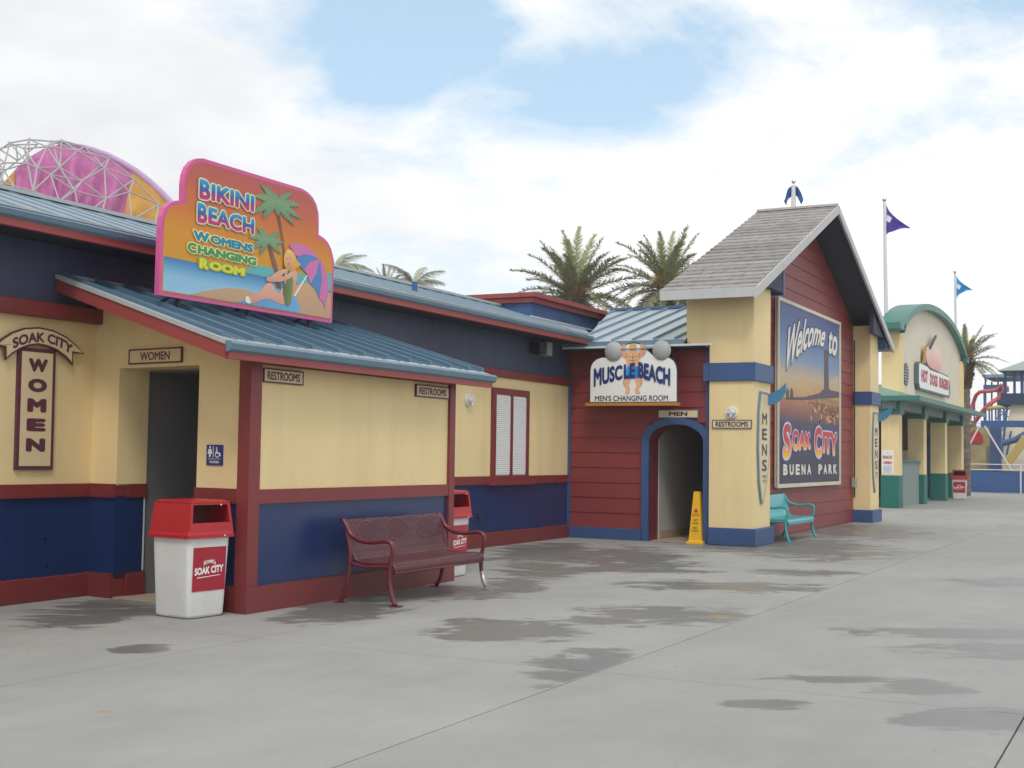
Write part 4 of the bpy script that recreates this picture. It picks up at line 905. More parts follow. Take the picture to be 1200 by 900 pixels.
halo_text('ITY', quadmap((29.15, 2.22), (30.55, 2.20), (30.55, 1.66), (29.15, 1.74)), FW, 0.010, FIRE, ((HB, 0.14), (SW, 0.09)), t, 0.05)
for i, ch in enumerate('BUENA'): text('letter', ch, boxmap(25.83 + i * .485, 25.83 + i * .485 + .34, 1.235, 1.463), FW, 0.008, MWH, t, 0.05)
for i, ch in enumerate('PARK'): text('letter', ch, boxmap(28.77 + i * .475, 28.77 + i * .475 + .34, 1.235, 1.463), FW, 0.008, MWH, t, 0.05)

# ------------------------------------------------------------------ MENS surfboards on pillars
def mens_board(x0, label, y):
    t = thing('mens_surfboard_sign', label, 'sign', (x0, y, 0.75), 'surfboard shaped signs on the barn pillars')
    F = FY(y - 0.003)
    o = [(x0 - .04, 0.74), (x0 - .20, 1.15), (x0 - .27, 1.75), (x0 - .235, 2.40), (x0 - .12, 2.80), (x0 + .38, 2.79), (x0 + .47, 2.3), (x0 + .46, 1.7), (x0 + .34, 1.2), (x0 + .08, 0.78)]
    o = [(a, b) for a, b in o]
    plate('board_edge', GUTTER, t, o, F, 0.0, 0.035); plate('board_face', SIGNC, t, inset(o, 0.045), F, 0.035, 0.039)
    for i, ch in enumerate('MENS'):
        z1 = 2.41 - i * 0.285
        text('letter', ch, boxmap(x0 - .06, x0 + .26, z1 - 0.215, z1), F, 0.041, mat('slate_letter', None), t, 0.03)
    text('lettering', 'SOAK', boxmap(x0 - .02, x0 + .24, 1.22, 1.275), F, 0.041, mat('slate_letter', None), t, 0.01)
    text('lettering', 'CITY', boxmap(x0 + .0, x0 + .22, 1.13, 1.19), F, 0.041, mat('slate_letter', None), t, 0.01)
    fin = [(0.0, 2.56), (0.0, 2.76), (0.10, 2.80), (0.22, 2.86), (0.33, 2.97), (0.33, 2.82), (0.25, 2.68), (0.14, 2.60)]
    # curved fin standing out from the board
    MB().prism([(-a + y - 0.04, b) for a, b in fin], lambda a, b, d: (x0 + .33 + d, a, b), 0, 0.06).build('fin', mat('surf_blue_paint', (0.05, 0.22, 0.40), 0.4), t)
mens_board(22.76, 'surfboard shaped MENS sign on the cream pillar beside the teal bench', 6.67)
mens_board(33.12, 'surfboard shaped MENS sign on the far barn pillar beyond the mural', 6.75)

# ------------------------------------------------------------------ wall lamps, loudspeaker
def lamp(F, a, b, label):
    t = thing('wall_lamp', label, 'wall lamp', F(a, b, 0), 'round bulkhead lamps')
    c0, c1 = F(a, b, 0), F(a, b, 0.05); c2 = F(a, b, 0.09)
    MB().tube([c0, c1], 0.105, 20).build('base_ring', PWHITE, t)
    MB().tube([c1, F(a, b, .075), c2], [0.088, 0.07, 0.03], 18).build('lens', mat('frosted_lens', (0.55, 0.57, 0.58), 0.3), t, smooth=True)
    mb = MB(); mb.prism(rect(a - .085, a + .085, b - .01, b + .01), F, 0.08, 0.1); mb.prism(rect(a - .01, a + .01, b - .085, b + .085), F, 0.08, 0.1); mb.build('cage', PWHITE, t)
lamp(FY(10.4), 18.45, 2.475, 'round white wall lamp on the cream wall between porch and shuttered window')
lamp(FX(22.3), 7.065, 2.40, 'round white wall lamp above the RESTROOMS plate on the cream pillar')
t = thing('floodlight', 'small twin floodlight on the navy wall under the main eave', 'floodlight', (21.0, 10.41, 3.45))
box('housing', BLACK, t, 20.75, 21.0, 10.20, 10.40, 3.44, 3.66, 0.01); box('housing', mat('grey_plastic', (0.30, 0.31, 0.30), 0.5), t, 21.12, 21.32, 10.22, 10.40, 3.42, 3.68, 0.01)
box('bracket', STEEL, t, 20.9, 21.2, 10.35, 10.41, 3.54, 3.58)

t = thing('wall_tap', 'small dark hose tap low on the navy wall under the shuttered window side', 'tap', (18.85, 10.4, .5))
MB().tube([(18.85, 10.40, .52), (18.85, 10.34, .52), (18.85, 10.33, .46)], .022, 8).build('spout', BLACK, t); MB().tube([(18.80, 10.36, .56), (18.90, 10.36, .56)], .012, 6).build('handle', BLACK, t)
t = thing('outlet_box', 'small grey electrical box with conduit at the mural wall end by the far pillar', 'electrical box', (32.5, 7.16, .85))
box('housing', mat('grey_plastic', (0.30, 0.31, 0.30), 0.5), t, 32.40, 32.58, 7.06, 7.16, .88, 1.12, .008); MB().tube([(32.62, 7.13, .62), (32.62, 7.13, 4.6)], .018, 6).build('conduit', BLACK, t)
# ------------------------------------------------------------------ benches
def make_bench(name, label, frame_m, seat_m, pattern):
    t = thing(name, label, 'bench', (0, 0, 0), 'metal park benches')
    prof = [(-.315, .335), (-.325, .375), (-.31, .41), (-.27, .43), (-.15, .425), (0.0, .42), (.10, .425), (.16, .445), (.20, .50), (.225, .58), (.245, .68), (.27, .78), (.29, .85), (.315, .868), (.335, .85)]
    # arc-length parameter
    L = [0]
    for i in range(1, len(prof)): L.append(L[-1] + math.hypot(prof[i][0] - prof[i - 1][0], prof[i][1] - prof[i - 1][1]))
    T = L[-1]
    def P(u, s, off=0.0):
        s = max(0, min(T, s)); i = max(k for k in range(len(L)) if L[k] <= s + 1e-9); i = min(i, len(L) - 2)
        q = (s - L[i]) / (L[i + 1] - L[i]); y = prof[i][0] * (1 - q) + prof[i + 1][0] * q; z = prof[i][1] * (1 - q) + prof[i + 1][1] * q
        dy, dz = prof[i + 1][0] - prof[i][0], prof[i + 1][1] - prof[i][1]; l = math.hypot(dy, dz)
        return (u, y - dz / l * off, z + dy / l * off)
    W = 0.95
    def ribbon(mb, pts, w, h=0.004):
        for (u0, s0), (u1, s1) in zip(pts[:-1], pts[1:]):
            l = math.hypot(u1 - u0, s1 - s0) or 1; nx, ns = -(s1 - s0) / l * w / 2, (u1 - u0) / l * w / 2
            mb.add([P(u0 - nx, s0 - ns, h), P(u1 - nx, s1 - ns, h), P(u1 + nx, s1 + ns, h), P(u0 + nx, s0 + ns, h),
                    P(u0 - nx, s0 - ns, -h), P(u1 - nx, s1 - ns, -h), P(u1 + nx, s1 + ns, -h), P(u0 + nx, s0 + ns, -h)],
                   [(0, 1, 2, 3), (7, 6, 5, 4), (0, 4, 5, 1), (3, 2, 6, 7)])
    bs = L[9] + 0.16
    ovals = [(-0.60, bs, .20, .115), (0.0, bs, .23, .125), (0.60, bs, .20, .115)] if pattern else []
    def in_oval(u, s):
        for c, d, a, b in ovals:
            if ((u - c) / a) ** 2 + ((s - d) / b) ** 2 < 1: return True
        return False
    mb = MB(); step = 0.034
    if pattern:
        for sg in (1, -1):
            k = -W - T
            while k < W + T:
                seg = []; ns = 34
                for i in range(ns + 1):
                    s = T * i / ns; u = k + sg * s * 0.9 + (0 if sg > 0 else T * .9)
                    ok = -W <= u <= W and not in_oval(u, s)
                    if ok: seg.append((u, s))
                    else:
                        if len(seg) > 1: ribbon(mb, seg, 0.011)
                        seg = []
                if len(seg) > 1: ribbon(mb, seg, 0.011)
                k += step
        for c, d, a, b in ovals:
            ribbon(mb, [(c + a * math.cos(6.28319 * i / 28), d + b * math.sin(6.28319 * i / 28)) for i in range(29)], 0.012, 0.005)
            u = c - a + 0.012
            while u < c + a:
                hh = b * math.sqrt(max(0, 1 - ((u - c) / a) ** 2))
                ribbon(mb, [(u, d - hh), (u, d), (u, d + hh)], 0.012); u += 0.026
    else:
        ns = 36
        grid = [(-W + 2 * W * i / 30) for i in range(31)]
        vs = []; fs = []
        for s in range(ns + 1):
            for u in grid: vs.append(P(u, T * s / ns, .004))
        for a in range(ns):
            for b in range(30): fs.append((a * 31 + b, a * 31 + b + 1, (a + 1) * 31 + b + 1, (a + 1) * 31 + b))
        mb.add(vs, fs)
    so = mb.build('seat_mesh' if pattern else 'seat_panel', seat_m, t, smooth=not pattern)
    if pattern: so['kind'] = 'stuff'
    rim = MB()
    for s in (0.0, T): rim.tube([P(-W, s), P(0, s), P(W, s)], 0.013, 8)
    for u in (-W + .005, W - .005): rim.tube([P(u, T * i / 24) for i in range(25)], 0.012, 8)
    rim.build('seat_rim', frame_m, t, smooth=True)
    def curve(pts, n=5):
        o = []
        for i in range(len(pts) - 1):
            p0, p1, p2, p3 = [Vector(pts[max(0, min(len(pts) - 1, i + d))]) for d in (-1, 0, 1, 2)]
            for k in range(n):
                q = k / n; o.append(0.5 * ((2 * p1) + (-p0 + p2) * q + (2 * p0 - 5 * p1 + 4 * p2 - p3) * q * q + (-p0 + 3 * p1 - 3 * p2 + p3) * q ** 3))
        o.append(Vector(pts[-1])); return o
    for e, sx in ((0, -1), (1, 1)):
        x = sx * 0.985
        fr = MB().tube(curve([(x, -.36, .012), (x, -.315, .10), (x, -.28, .25), (x, -.285, .42), (x, -.315, .55), (x, -.30, .635), (x, -.22, .665), (x, -.05, .645), (x, .10, .66), (x, .21, .72), (x, .265, .80), (x, .315, .872)]), 0.024, 10)
        a_ = fr.build('arm_frame', frame_m, t, smooth=True)
        MB().tube(curve([(x, .33, .012), (x, .275, .10), (x, .235, .25), (x, .215, .42), (x, .215, .55), (x, .245, .68), (x, .265, .80)]), 0.024, 10).build('rear_leg', frame_m, t, smooth=True)
        MB().tube(curve([(x, -.285, .40), (x, -.15, .395), (x, .05, .39), (x, .215, .42)]), 0.020, 8).build('side_rail', frame_m, t, smooth=True)
        MB().box(x - .035, x + .035, -.43, -.30, 0.0, 0.010).build('foot_plate', frame_m if not (pattern and sx > 0) else STEEL, t)
        MB().box(x - .035, x + .035, .27, .40, 0.0, 0.010).build('foot_plate', frame_m, t)
    MB().tube([(-.97, .22, .44), (.97, .22, .44)], 0.015, 8).build('cross_bar', frame_m, t)
    MB().tube([(-.97, -.27, .40), (.97, -.27, .40)], 0.015, 8).build('cross_bar', frame_m, t)
    return t
b1 = make_bench('park_bench', 'maroon metal mesh bench with oval patterned back against the navy porch wall', BENCHM, BENCHS, True)
b1.location = (12.14, 7.46, 0)
MB().tube([(0.985, -.362, .012), (0.985, -.316, .10), (0.985, -.285, .215)], 0.0265, 10).build('bare_leg_sleeve', STEEL, b1, smooth=True)
b2 = make_bench('park_bench', 'teal metal bench standing under the welcome mural behind the cream pillar', TEAL, TEAL, False)
b2.location = (24.62, 6.72, 0)

# ------------------------------------------------------------------ litter bins
def make_bin(label):
    t = thing('litter_bin', label, 'litter bin', (0, 0, 0), 'white litter bins with red hooded lids')
    def rr(hx, hy, r_, z):
        o = []
        for cx, cy, a0 in ((hx - r_, hy - r_, 0), (-hx + r_, hy - r_, 90), (-hx + r_, -hy + r_, 180), (hx - r_, -hy + r_, 270)):
            for k in range(5):
                a = R(a0 + k * 22.5); o.append((cx + r_ * math.cos(a), cy + r_ * math.sin(a), z))
        return o
    def loft(rings, cap0=True, cap1=True):
        mb = MB(); n = 20; mb.v = [p for r_ in rings for p in r_]
        mb.f = [(i * n + j, i * n + (j + 1) % n, (i + 1) * n + (j + 1) % n, (i + 1) * n + j) for i in range(len(rings) - 1) for j in range(n)]
        if cap0: mb.f.append(tuple(range(n))[::-1])
        if cap1: mb.f.append(tuple(range((len(rings) - 1) * n, len(rings) * n)))
        return mb
    loft([rr(.222, .230, .05, 0.012), rr(.230, .238, .05, 0.03), rr(.262, .258, .045, 0.76)]).build('body', CANW, t, smooth=False)
    loft([rr(.20, .21, .05, 0.0), rr(.20, .21, .05, 0.013)]).build('base', mat('grey_plastic', (0.30, 0.31, 0.30), 0.5), t)
    loft([rr(.295, .290, .03, 0.752), rr(.295, .290, .03, 0.785), rr(.288, .284, .03, 0.795), rr(.283, .280, .03, 0.815)], True, False).build('lid_rim', CANR, t)
    # hood with open mouths front and back
    hz0, hz1, a, b, c, d = 0.812, 1.085, .278, .274, .243, .250
    def corner(sx, sy, q): return (sx * (a + (c - a) * q), sy * (b + (d - b) * q), hz0 + (hz1 - hz0) * q)
    mb = MB()
    for sx in (-1, 1): mb.add([corner(sx, -1, 0), corner(sx, 1, 0), corner(sx, 1, 1), corner(sx, -1, 1)], [(0, 1, 2, 3)])
    for sy in (-1, 1):
        def W_(s, q): p0, p1 = corner(-1, sy, q), corner(1, sy, q); return tuple(p0[i] + (p1[i] - p0[i]) * s for i in range(3))
        us, qs = (0, .06, .94, 1), (0, .30, .92, 1)
        vs = [W_(s, q) for q in qs for s in us]
        mb.add(vs, [(j * 4 + i, j * 4 + i + 1, (j + 1) * 4 + i + 1, (j + 1) * 4 + i) for j in range(3) for i in range(3) if not (i == 1 and j == 1)])
        ins = [(p[0], p[1] - sy * .03, p[2]) for p in vs]
        r_ = [5, 6, 10, 9]
        mb.add([vs[k] for k in r_] + [ins[k] for k in r_], [(0, 1, 5, 4), (1, 2, 6, 5), (2, 3, 7, 6), (3, 0, 4, 7)])
    mb.build('hood', CANR, t)
    loft([rr(c + .006, d + .006, .03, hz1 - .004), rr(c + .006, d + .006, .03, hz1 + .006), rr(c - .03, d - .03, .03, hz1 + .022)]).build('hood_top', CANR, t)
    mb = MB().box(-.20, .20, -.02, .02, 0.82, 1.08); mb.box(-.24, .24, -.24, .24, 0.815, 0.822); mb.build('hood_inside', CANI, t)
    F = lambda a_, b_, dd: (a_, -(.2395 + (b_ - .03) * .0274) - dd, b_)
    dc = plate('decal', DECR, t, rect(-.205, .205, 0.255, 0.665), F, 0.001, 0.004)
    def kn(s, q): x = -.075 + .15 * s; return (x, .505 + .045 * q - .05 * (2 * s - 1) ** 2 * .5 + .01)
    text('lettering', "Knott's", kn, F, 0.006, PWHITE, dc, 0.035)
    text('lettering', 'SOAK CITY', quadmap((-.185, .475), (.175, .495), (.175, .425), (-.185, .405)), F, 0.006, PWHITE, dc, 0.05)
    plate('underline', PWHITE, dc, [(-.15, .378), (.14, .394), (.14, .399), (-.15, .386)], F, 0.004, 0.006)
    mb = MB(); 
    for p in ((.10, -.285, 1.062), (.14, -.302, .77)): mb.ball(p, .009, 6)
    mb.build('rivet', PWHITE, t)
    return t
c1 = make_bin('white litter bin with red hood standing by the women doorway')
c1.location = (9.47, 8.35, 0); c1.rotation_euler.z = R(-6)
c2 = copy_tree(c1); c2.location = (14.30, 8.40, 0); c2.rotation_euler.z = R(2); c2['label'] = 'white litter bin with red hood partly hidden behind the maroon bench'
c3 = copy_tree(c1); c3.location = (55.3, 7.80, 0); c3.rotation_euler.z = R(-82); c3['label'] = 'distant litter bin at the last pillar of the hot dog stand'; c3.scale = (1.15, 1.15, 1.1)

# ------------------------------------------------------------------ wet floor cone
t = thing('caution_cone', 'tall yellow caution cone sign standing in the arched barn doorway', 'caution sign', (22.44, 7.76, 0))
def sq(h, z): return [(22.44 + a * h, 7.76 + b * h, z) for a, b in ((-1, -1), (1, -1), (1, 1), (-1, 1))]
mb = MB(); rings = [sq(.15, 0.035), sq(.125, .06), sq(.055, .95)]
mb.v = [p for r_ in rings for p in r_]; mb.f = [(i * 4 + j, i * 4 + (j + 1) % 4, (i + 1) * 4 + (j + 1) % 4, (i + 1) * 4 + j) for i in range(2) for j in range(4)] + [(8, 9, 10, 11)]
mb.build('cone_body', YEL, t)
MB().hexa(sq(.165, 0.0) + sq(.16, .036)).build('cone_base', YEL, t)
FC = lambda a, b, d: (22.44 - (.125 - (b - .06) * .0787) - d, a, b)
text('lettering', 'CAUTION', boxmap(7.825, 7.695, .50, .545), FC, .002, REDL, t, .03)
MB().prism([(7.76 + .05, .57), (7.76 - .05, .57), (7.76, .65)], FC, .001, .003).build('warning_triangle', REDL, t)
text('lettering', 'WET', boxmap(7.80, 7.72, .41, .445), FC, .002, BLACK, t, .03); text('lettering', 'FLOOR', boxmap(7.815, 7.705, .355, .39), FC, .002, BLACK, t, .03)
text('lettering', 'PISO', boxmap(7.80, 7.72, .27, .305), FC, .002, BLACK, t, .03); text('lettering', 'MOJADO', boxmap(7.825, 7.695, .215, .25), FC, .002, BLACK, t, .03)

# ------------------------------------------------------------------ hot dog stand beyond
HD = thing('hot_dog_stand', 'cream snack stand with green arched pediment, awning and four pillars beyond the barn', 'building', (50.5, 8.3, 0))
CX = 50.6
def archz(x, zs=6.02, rise=1.38, hw=7.35):
    q = min(1, abs(x - CX) / hw); return zs + rise * (1 - q ** 2.2) ** 0.75
n = 28
pts = [(43.3, 3.85), (43.3, 5.92)] + [(CX + 7.3 * math.cos(math.pi - math.pi * i / n), archz(CX + 7.3 * math.cos(math.pi - math.pi * i / n)) - .2) for i in range(1, n)] + [(57.9, 5.92), (57.9, 3.85)]
plate('pediment_wall', PEDI, HD, pts, FY(8.05), -0.5, 0)
for x in (43.25, 57.2): box('corner_pilaster', CREAM, HD, x, x + .75, 7.97, 8.56, 3.85, 5.86)
cap = [(CX + 7.36 * math.cos(math.pi - math.pi * i / n), archz(CX + 7.36 * math.cos(math.pi - math.pi * i / n))) for i in range(n + 1)]
mb = MB(); k = n + 1
vs = [(x, 7.80, z) for x, z in cap] + [(x, 7.80, z - .22) for x, z in cap] + [(x, 8.65, z) for x, z in cap] + [(x, 8.65, z - .22) for x, z in cap]
mb.add(vs, [(i, i + 1, k + i + 1, k + i) for i in range(n)] + [(i, i + 1, 2 * k + i + 1, 2 * k + i) for i in range(n)] + [(k + i, k + i + 1, 3 * k + i + 1, 3 * k + i) for i in range(n)] + [(2 * k + i, 2 * k + i + 1, 3 * k + i + 1, 3 * k + i) for i in range(n)])
mb.build('arched_cap', GREEN, HD, smooth=False)
for x0, x1 in ((42.5, 43.45), (57.6, 58.4)): box('shoulder_cap', GREEN, HD, x0, x1, 7.80, 8.70, 5.86, 6.10, 0.02)
for i, x in enumerate((43.2, 48.0, 52.9, 57.4)):
    box('pillar_shaft', CREAM, HD, x, x + .62, 8.0, 8.56, 1.06, 3.12)
    box('pillar_base', GREENB, HD, x - .02, x + .64, 7.98, 8.58, 0, 1.075, 0.01)
    box('pillar_capital', GREEN, HD, x - .06, x + .68, 7.94, 8.62, 3.1, 3.52)
box('eave_beam', GRGRN, HD, 43.0, 58.4, 8.06, 8.5, 3.28, 3.66)
MB().hexa([(42.7, 7.30, 3.56), (59.6, 7.30, 3.56), (59.6, 8.62, 3.66), (42.7, 8.62, 3.66), (42.7, 7.30, 3.66), (59.6, 7.30, 3.66), (59.6, 8.62, 4.02), (42.7, 8.62, 4.02)]).build('awning', mat('pale_green_awning', (0.30, 0.45, 0.36), 0.5, 0.08), HD)
box('awning_edge', GREEN, HD, 42.68, 59.64, 7.24, 7.30, 3.53, 3.69); box('awning_edge', GREEN, HD, 42.62, 42.70, 7.30, 8.62, 3.53, 3.69)
box('counter', GRGRN, HD, 43.9, 47.9, 8.15, 8.5, 0, 1.52)
box('counter_top', GREEN, HD, 43.85, 47.95, 8.08, 8.56, 1.52, 1.58)
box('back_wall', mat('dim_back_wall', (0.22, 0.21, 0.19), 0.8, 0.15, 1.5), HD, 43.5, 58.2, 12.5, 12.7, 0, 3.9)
box('stand_ceiling', WHITE, HD, 43.4, 58.2, 8.57, 12.5, 3.66, 3.75)
box('door_panel', BLUETRIM, HD, 56.5, 56.6, 9.0, 9.8, 0, 2.6)
box('menu_board', mat('menu_board_print', (0.35, 0.16, 0.05), 0.5, 0.4, 3), HD, 45.2, 46.6, 11.4, 11.5, 1.7, 2.5)
box('stand_shelf', GREEN, HD, 44.5, 51.8, 11.0, 12.4, 0, 1.4)
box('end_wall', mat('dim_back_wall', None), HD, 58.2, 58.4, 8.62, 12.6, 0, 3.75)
box('white_fridge', WHITE, HD, 55.6, 56.4, 9.9, 10.6, 0, 2.0)
box('side_wall', CREAM, HD, 43.3, 43.42, 9.6, 12.6, 0, 3.7)
box('stand_roof', CAPB, HD, 43.4, 58.0, 8.58, 14, 4.0, 4.1)
for xc in (44.755, 54.02): 
    o = plate('round_vent', mat('slate_vent', (0.05, 0.06, 0.10), 0.5), HD, ell(xc, 4.52, .44, .39, 24), FY(8.05), 0, 0.03)
    lv = MB()
    for k in range(7):
        z = 4.52 - .3 + k * .1; hw = .42 * math.sqrt(max(0, 1 - ((z - 4.52) / .38) ** 2)); lv.prism(rect(xc - hw, xc + hw, z - .012, z + .012), FY(8.05), .03, .045)
    lv.build('vent_slats', STEEL, o)
t = thing('hot_dogs_burgers_sign', 'white HOT DOGS BURGERS sign with pink round emblem on the arched pediment', 'sign', (49.8, 8.0, 4.1))
FP = FY(7.95)
so = [(46.35, 4.30), (46.38, 5.0), (46.6, 5.09), (48.2, 5.05), (48.7, 4.98), (50.4, 4.98), (50.9, 5.0), (53.1, 4.98), (53.22, 4.9), (53.22, 4.25), (53.0, 4.12), (46.6, 4.10)]
plate('back_panel', mat('slate_sign_edge', (0.10, 0.14, 0.15), 0.5), t, so, FP, -0.08, 0.06)
plate('sign_face', PWHITE, t, inset(so, 0.06), FP, 0.06, 0.07)
HR = mat('burgundy_print', lin((175, 40, 75)), 0.5)
text('lettering', 'HOT', boxmap(46.84, 48.18, 4.38, 4.85), FP, 0.075, HR, t, 0.06)
text('lettering', 'DOGS', boxmap(48.64, 50.37, 4.36, 4.81), FP, 0.075, HR, t, 0.06)
text('lettering', 'BURGERS', boxmap(50.77, 53.05, 4.38, 4.80), FP, 0.075, HR, t, 0.06)
plate('emblem', ramp_mat('pink_emblem_print', [(0, (215, 150, 140)), (0.5, (232, 190, 180)), (1, (225, 205, 200))], 2, 0.5, 0.7, nscale=4), t, smooth_poly([(48.7, 5.02), (48.0, 5.25), (48.1, 5.6), (48.9, 5.85), (50.3, 5.98), (51.4, 5.85), (51.75, 5.45), (51.5, 5.1), (50.8, 4.99)], 2), FP, -0.02, 0.04)
plate('emblem_blade', BLACK, t, [(48.6, 5.75), (48.9, 5.70), (50.25, 6.28), (50.15, 6.36), (49.6, 6.2)], FP, 0.04, 0.07)
plate('emblem_handle', mat('ochre_ledge', None), t, [(47.6, 5.1), (47.95, 5.1), (48.3, 5.65), (48.0, 5.75), (47.7, 5.5)], FP, -0.02, 0.03)
t = thing('notice_poster', 'white notice poster with red writing on the first pillar of the hot dog stand', 'poster', (43.2, 8.36, 1.07))
FN = FX(43.2)
plate('paper', PWHITE, t, rect(8.16, 8.57 - .03, 1.12, 1.90), FN, 0, 0.012)
text('lettering', 'SNACK', boxmap(8.51, 8.20, 1.62, 1.73), FN, 0.014, REDL, t, 0.05); text('lettering', 'OPEN', boxmap(8.49, 8.22, 1.44, 1.54), FN, 0.014, REDL, t, 0.05)
lm = MB()
for k in range(6): lm.prism(rect(8.22, 8.49, 1.17 + k * .04, 1.185 + k * .04), FN, .012, .014)
lm.prism(ell(8.355, 1.82, .02, .02, 8), FN, .012, .014)
lm.build('small_print', mat('violet_print', lin((140, 140, 190)), 0.5), t)

# ------------------------------------------------------------------ flagpoles
def flagpole(label, x, y, z0, z1, mt, dr, s, lean=0.0):
    t = thing('flagpole', label, 'flagpole', (x, y, z0), 'flagpoles on the hot dog stand')
    MB().tube([(x, y, z0), (x, y + lean, z1)], [.075, .045], 8).build('pole', POLE, t)
    MB().ball((x, y + lean, z1 + .06), .075, 8).build('finial', STEEL, t)
    w, h = s
    vs = []; n = 10
    for i in range(n + 1):
        q = i / n; yy = y + lean - .06 - w * q; wob = .10 * math.sin(q * 7)
        top = z1 - .12 - (h * dr) * q ** .65; bot = z1 - .12 - h + (h * (.98 - dr)) * q ** .35
        if q > .98: bot = top - .04
        vs += [(x + wob, yy, top), (x + wob * .6 + .05, yy + .0, (top + bot) / 2), (x + wob, yy, bot)]
    MB().add(vs, [(3 * i + j, 3 * i + 3 + j, 3 * i + 4 + j, 3 * i + 1 + j) for i in range(n) for j in range(2)]).build('flag', mt, t, smooth=True)
    MB().add([(x - .13, y + lean - .12, z1 - .5), (x - .13, y + lean - .28, z1 - .62), (x - .13, y + lean - .2, z1 - .78), (x - .13, y + lean - .10, z1 - .7)], [(0, 1, 2, 3)]).build('flag_emblem', PWHITE, t)
flagpole('tall flagpole with purple pennant behind the barn gable', 44.6, 8.66, 6.1, 10.52, PURP, .80, (.78, 1.05), 0.06)
flagpole('shorter looking flagpole with sky blue pennant above the far palm', 60.0, 8.55, 3.5, 10.08, CYAN, .62, (.66, 1.05), 0.06)

# ------------------------------------------------------------------ palms
LEAFG = mat('date_palm_leaf', (0.24, 0.24, 0.13), 0.55, 0.35, 2.5)
LEAFY = mat('date_palm_leaf_bright', (0.27, 0.32, 0.12), 0.55, 0.3, 2.5)
LEAFD = mat('date_palm_leaf_dry', (0.22, 0.20, 0.135), 0.7, 0.3, 2.5)
LEAFS = mat('queen_palm_leaf', (0.34, 0.35, 0.24), 0.55, 0.3, 2.5)
BARK = mat('palm_bark', (0.16, 0.13, 0.105), 0.95, 0.35, 4, 0.8, 20)
BOOT = mat('palm_boot', (0.13, 0.085, 0.05), 0.9, 0.35, 6)
FRUIT = mat('orange_date_stalk', (0.62, 0.24, 0.02), 0.6, 0.2, 5)
def frond_mesh(name, L, droop, mt, leaf=0.42, n=44, hang=0.25, seed=0, stem=0.16, wl=.024):
    rnd = random.Random(seed); mb = MB(); pts = []
    for i in range(13):
        q = i / 12; pts.append(Vector((L * (q - 0.16 * droop * q ** 2.6), 0, -droop * L * 0.52 * q ** 2.1)))
    def at(q):
        f = q * 12; i = min(11, int(f)); return pts[i].lerp(pts[i + 1], f - i), (pts[i + 1] - pts[i]).normalized()
    mb.tube(pts, [0.035 * (1 - .9 * i / 12) + .004 for i in range(13)], 4, False)
    for i in range(n):
        q = stem + (1 - stem) * (i + .5) / n
        p, tdir = at(min(.999, q)); lf = leaf * (0.35 + 0.65 * math.sin(math.pi * min(1, (q - stem) / (1 - stem) * .86 + .16))) * rnd.uniform(.85, 1.1)
        for s in (1, -1):
            d = (tdir * rnd.uniform(.62, .95) + Vector((0, s, 0)) * rnd.uniform(.7, .95) + Vector((0, 0, 1)) * rnd.uniform(-.45, .95) * (1 - hang)).normalized()
            mid = p + d * lf * .5; tip = p + d * lf + Vector((0, 0, -hang * lf * rnd.uniform(.6, 1.3)))
            w = tdir * wl
            mb.add([p - w, p + w, mid + w * 1.1, mid - w * 1.1, tip], [(0, 1, 2, 3), (3, 2, 4)])
    o = mb.build(name, mt, None); me = o.data; bpy.data.objects.remove(o); return me
FR = {}
for i, (mt, dr) in enumerate(((LEAFY, .2), (LEAFG, .5), (LEAFG, .9), (LEAFD, 1.25))):
    FR[i] = frond_mesh('date_frond', 1.0 * 3.0, dr, mt, 0.40, 76, .16, i, .16, .0185)
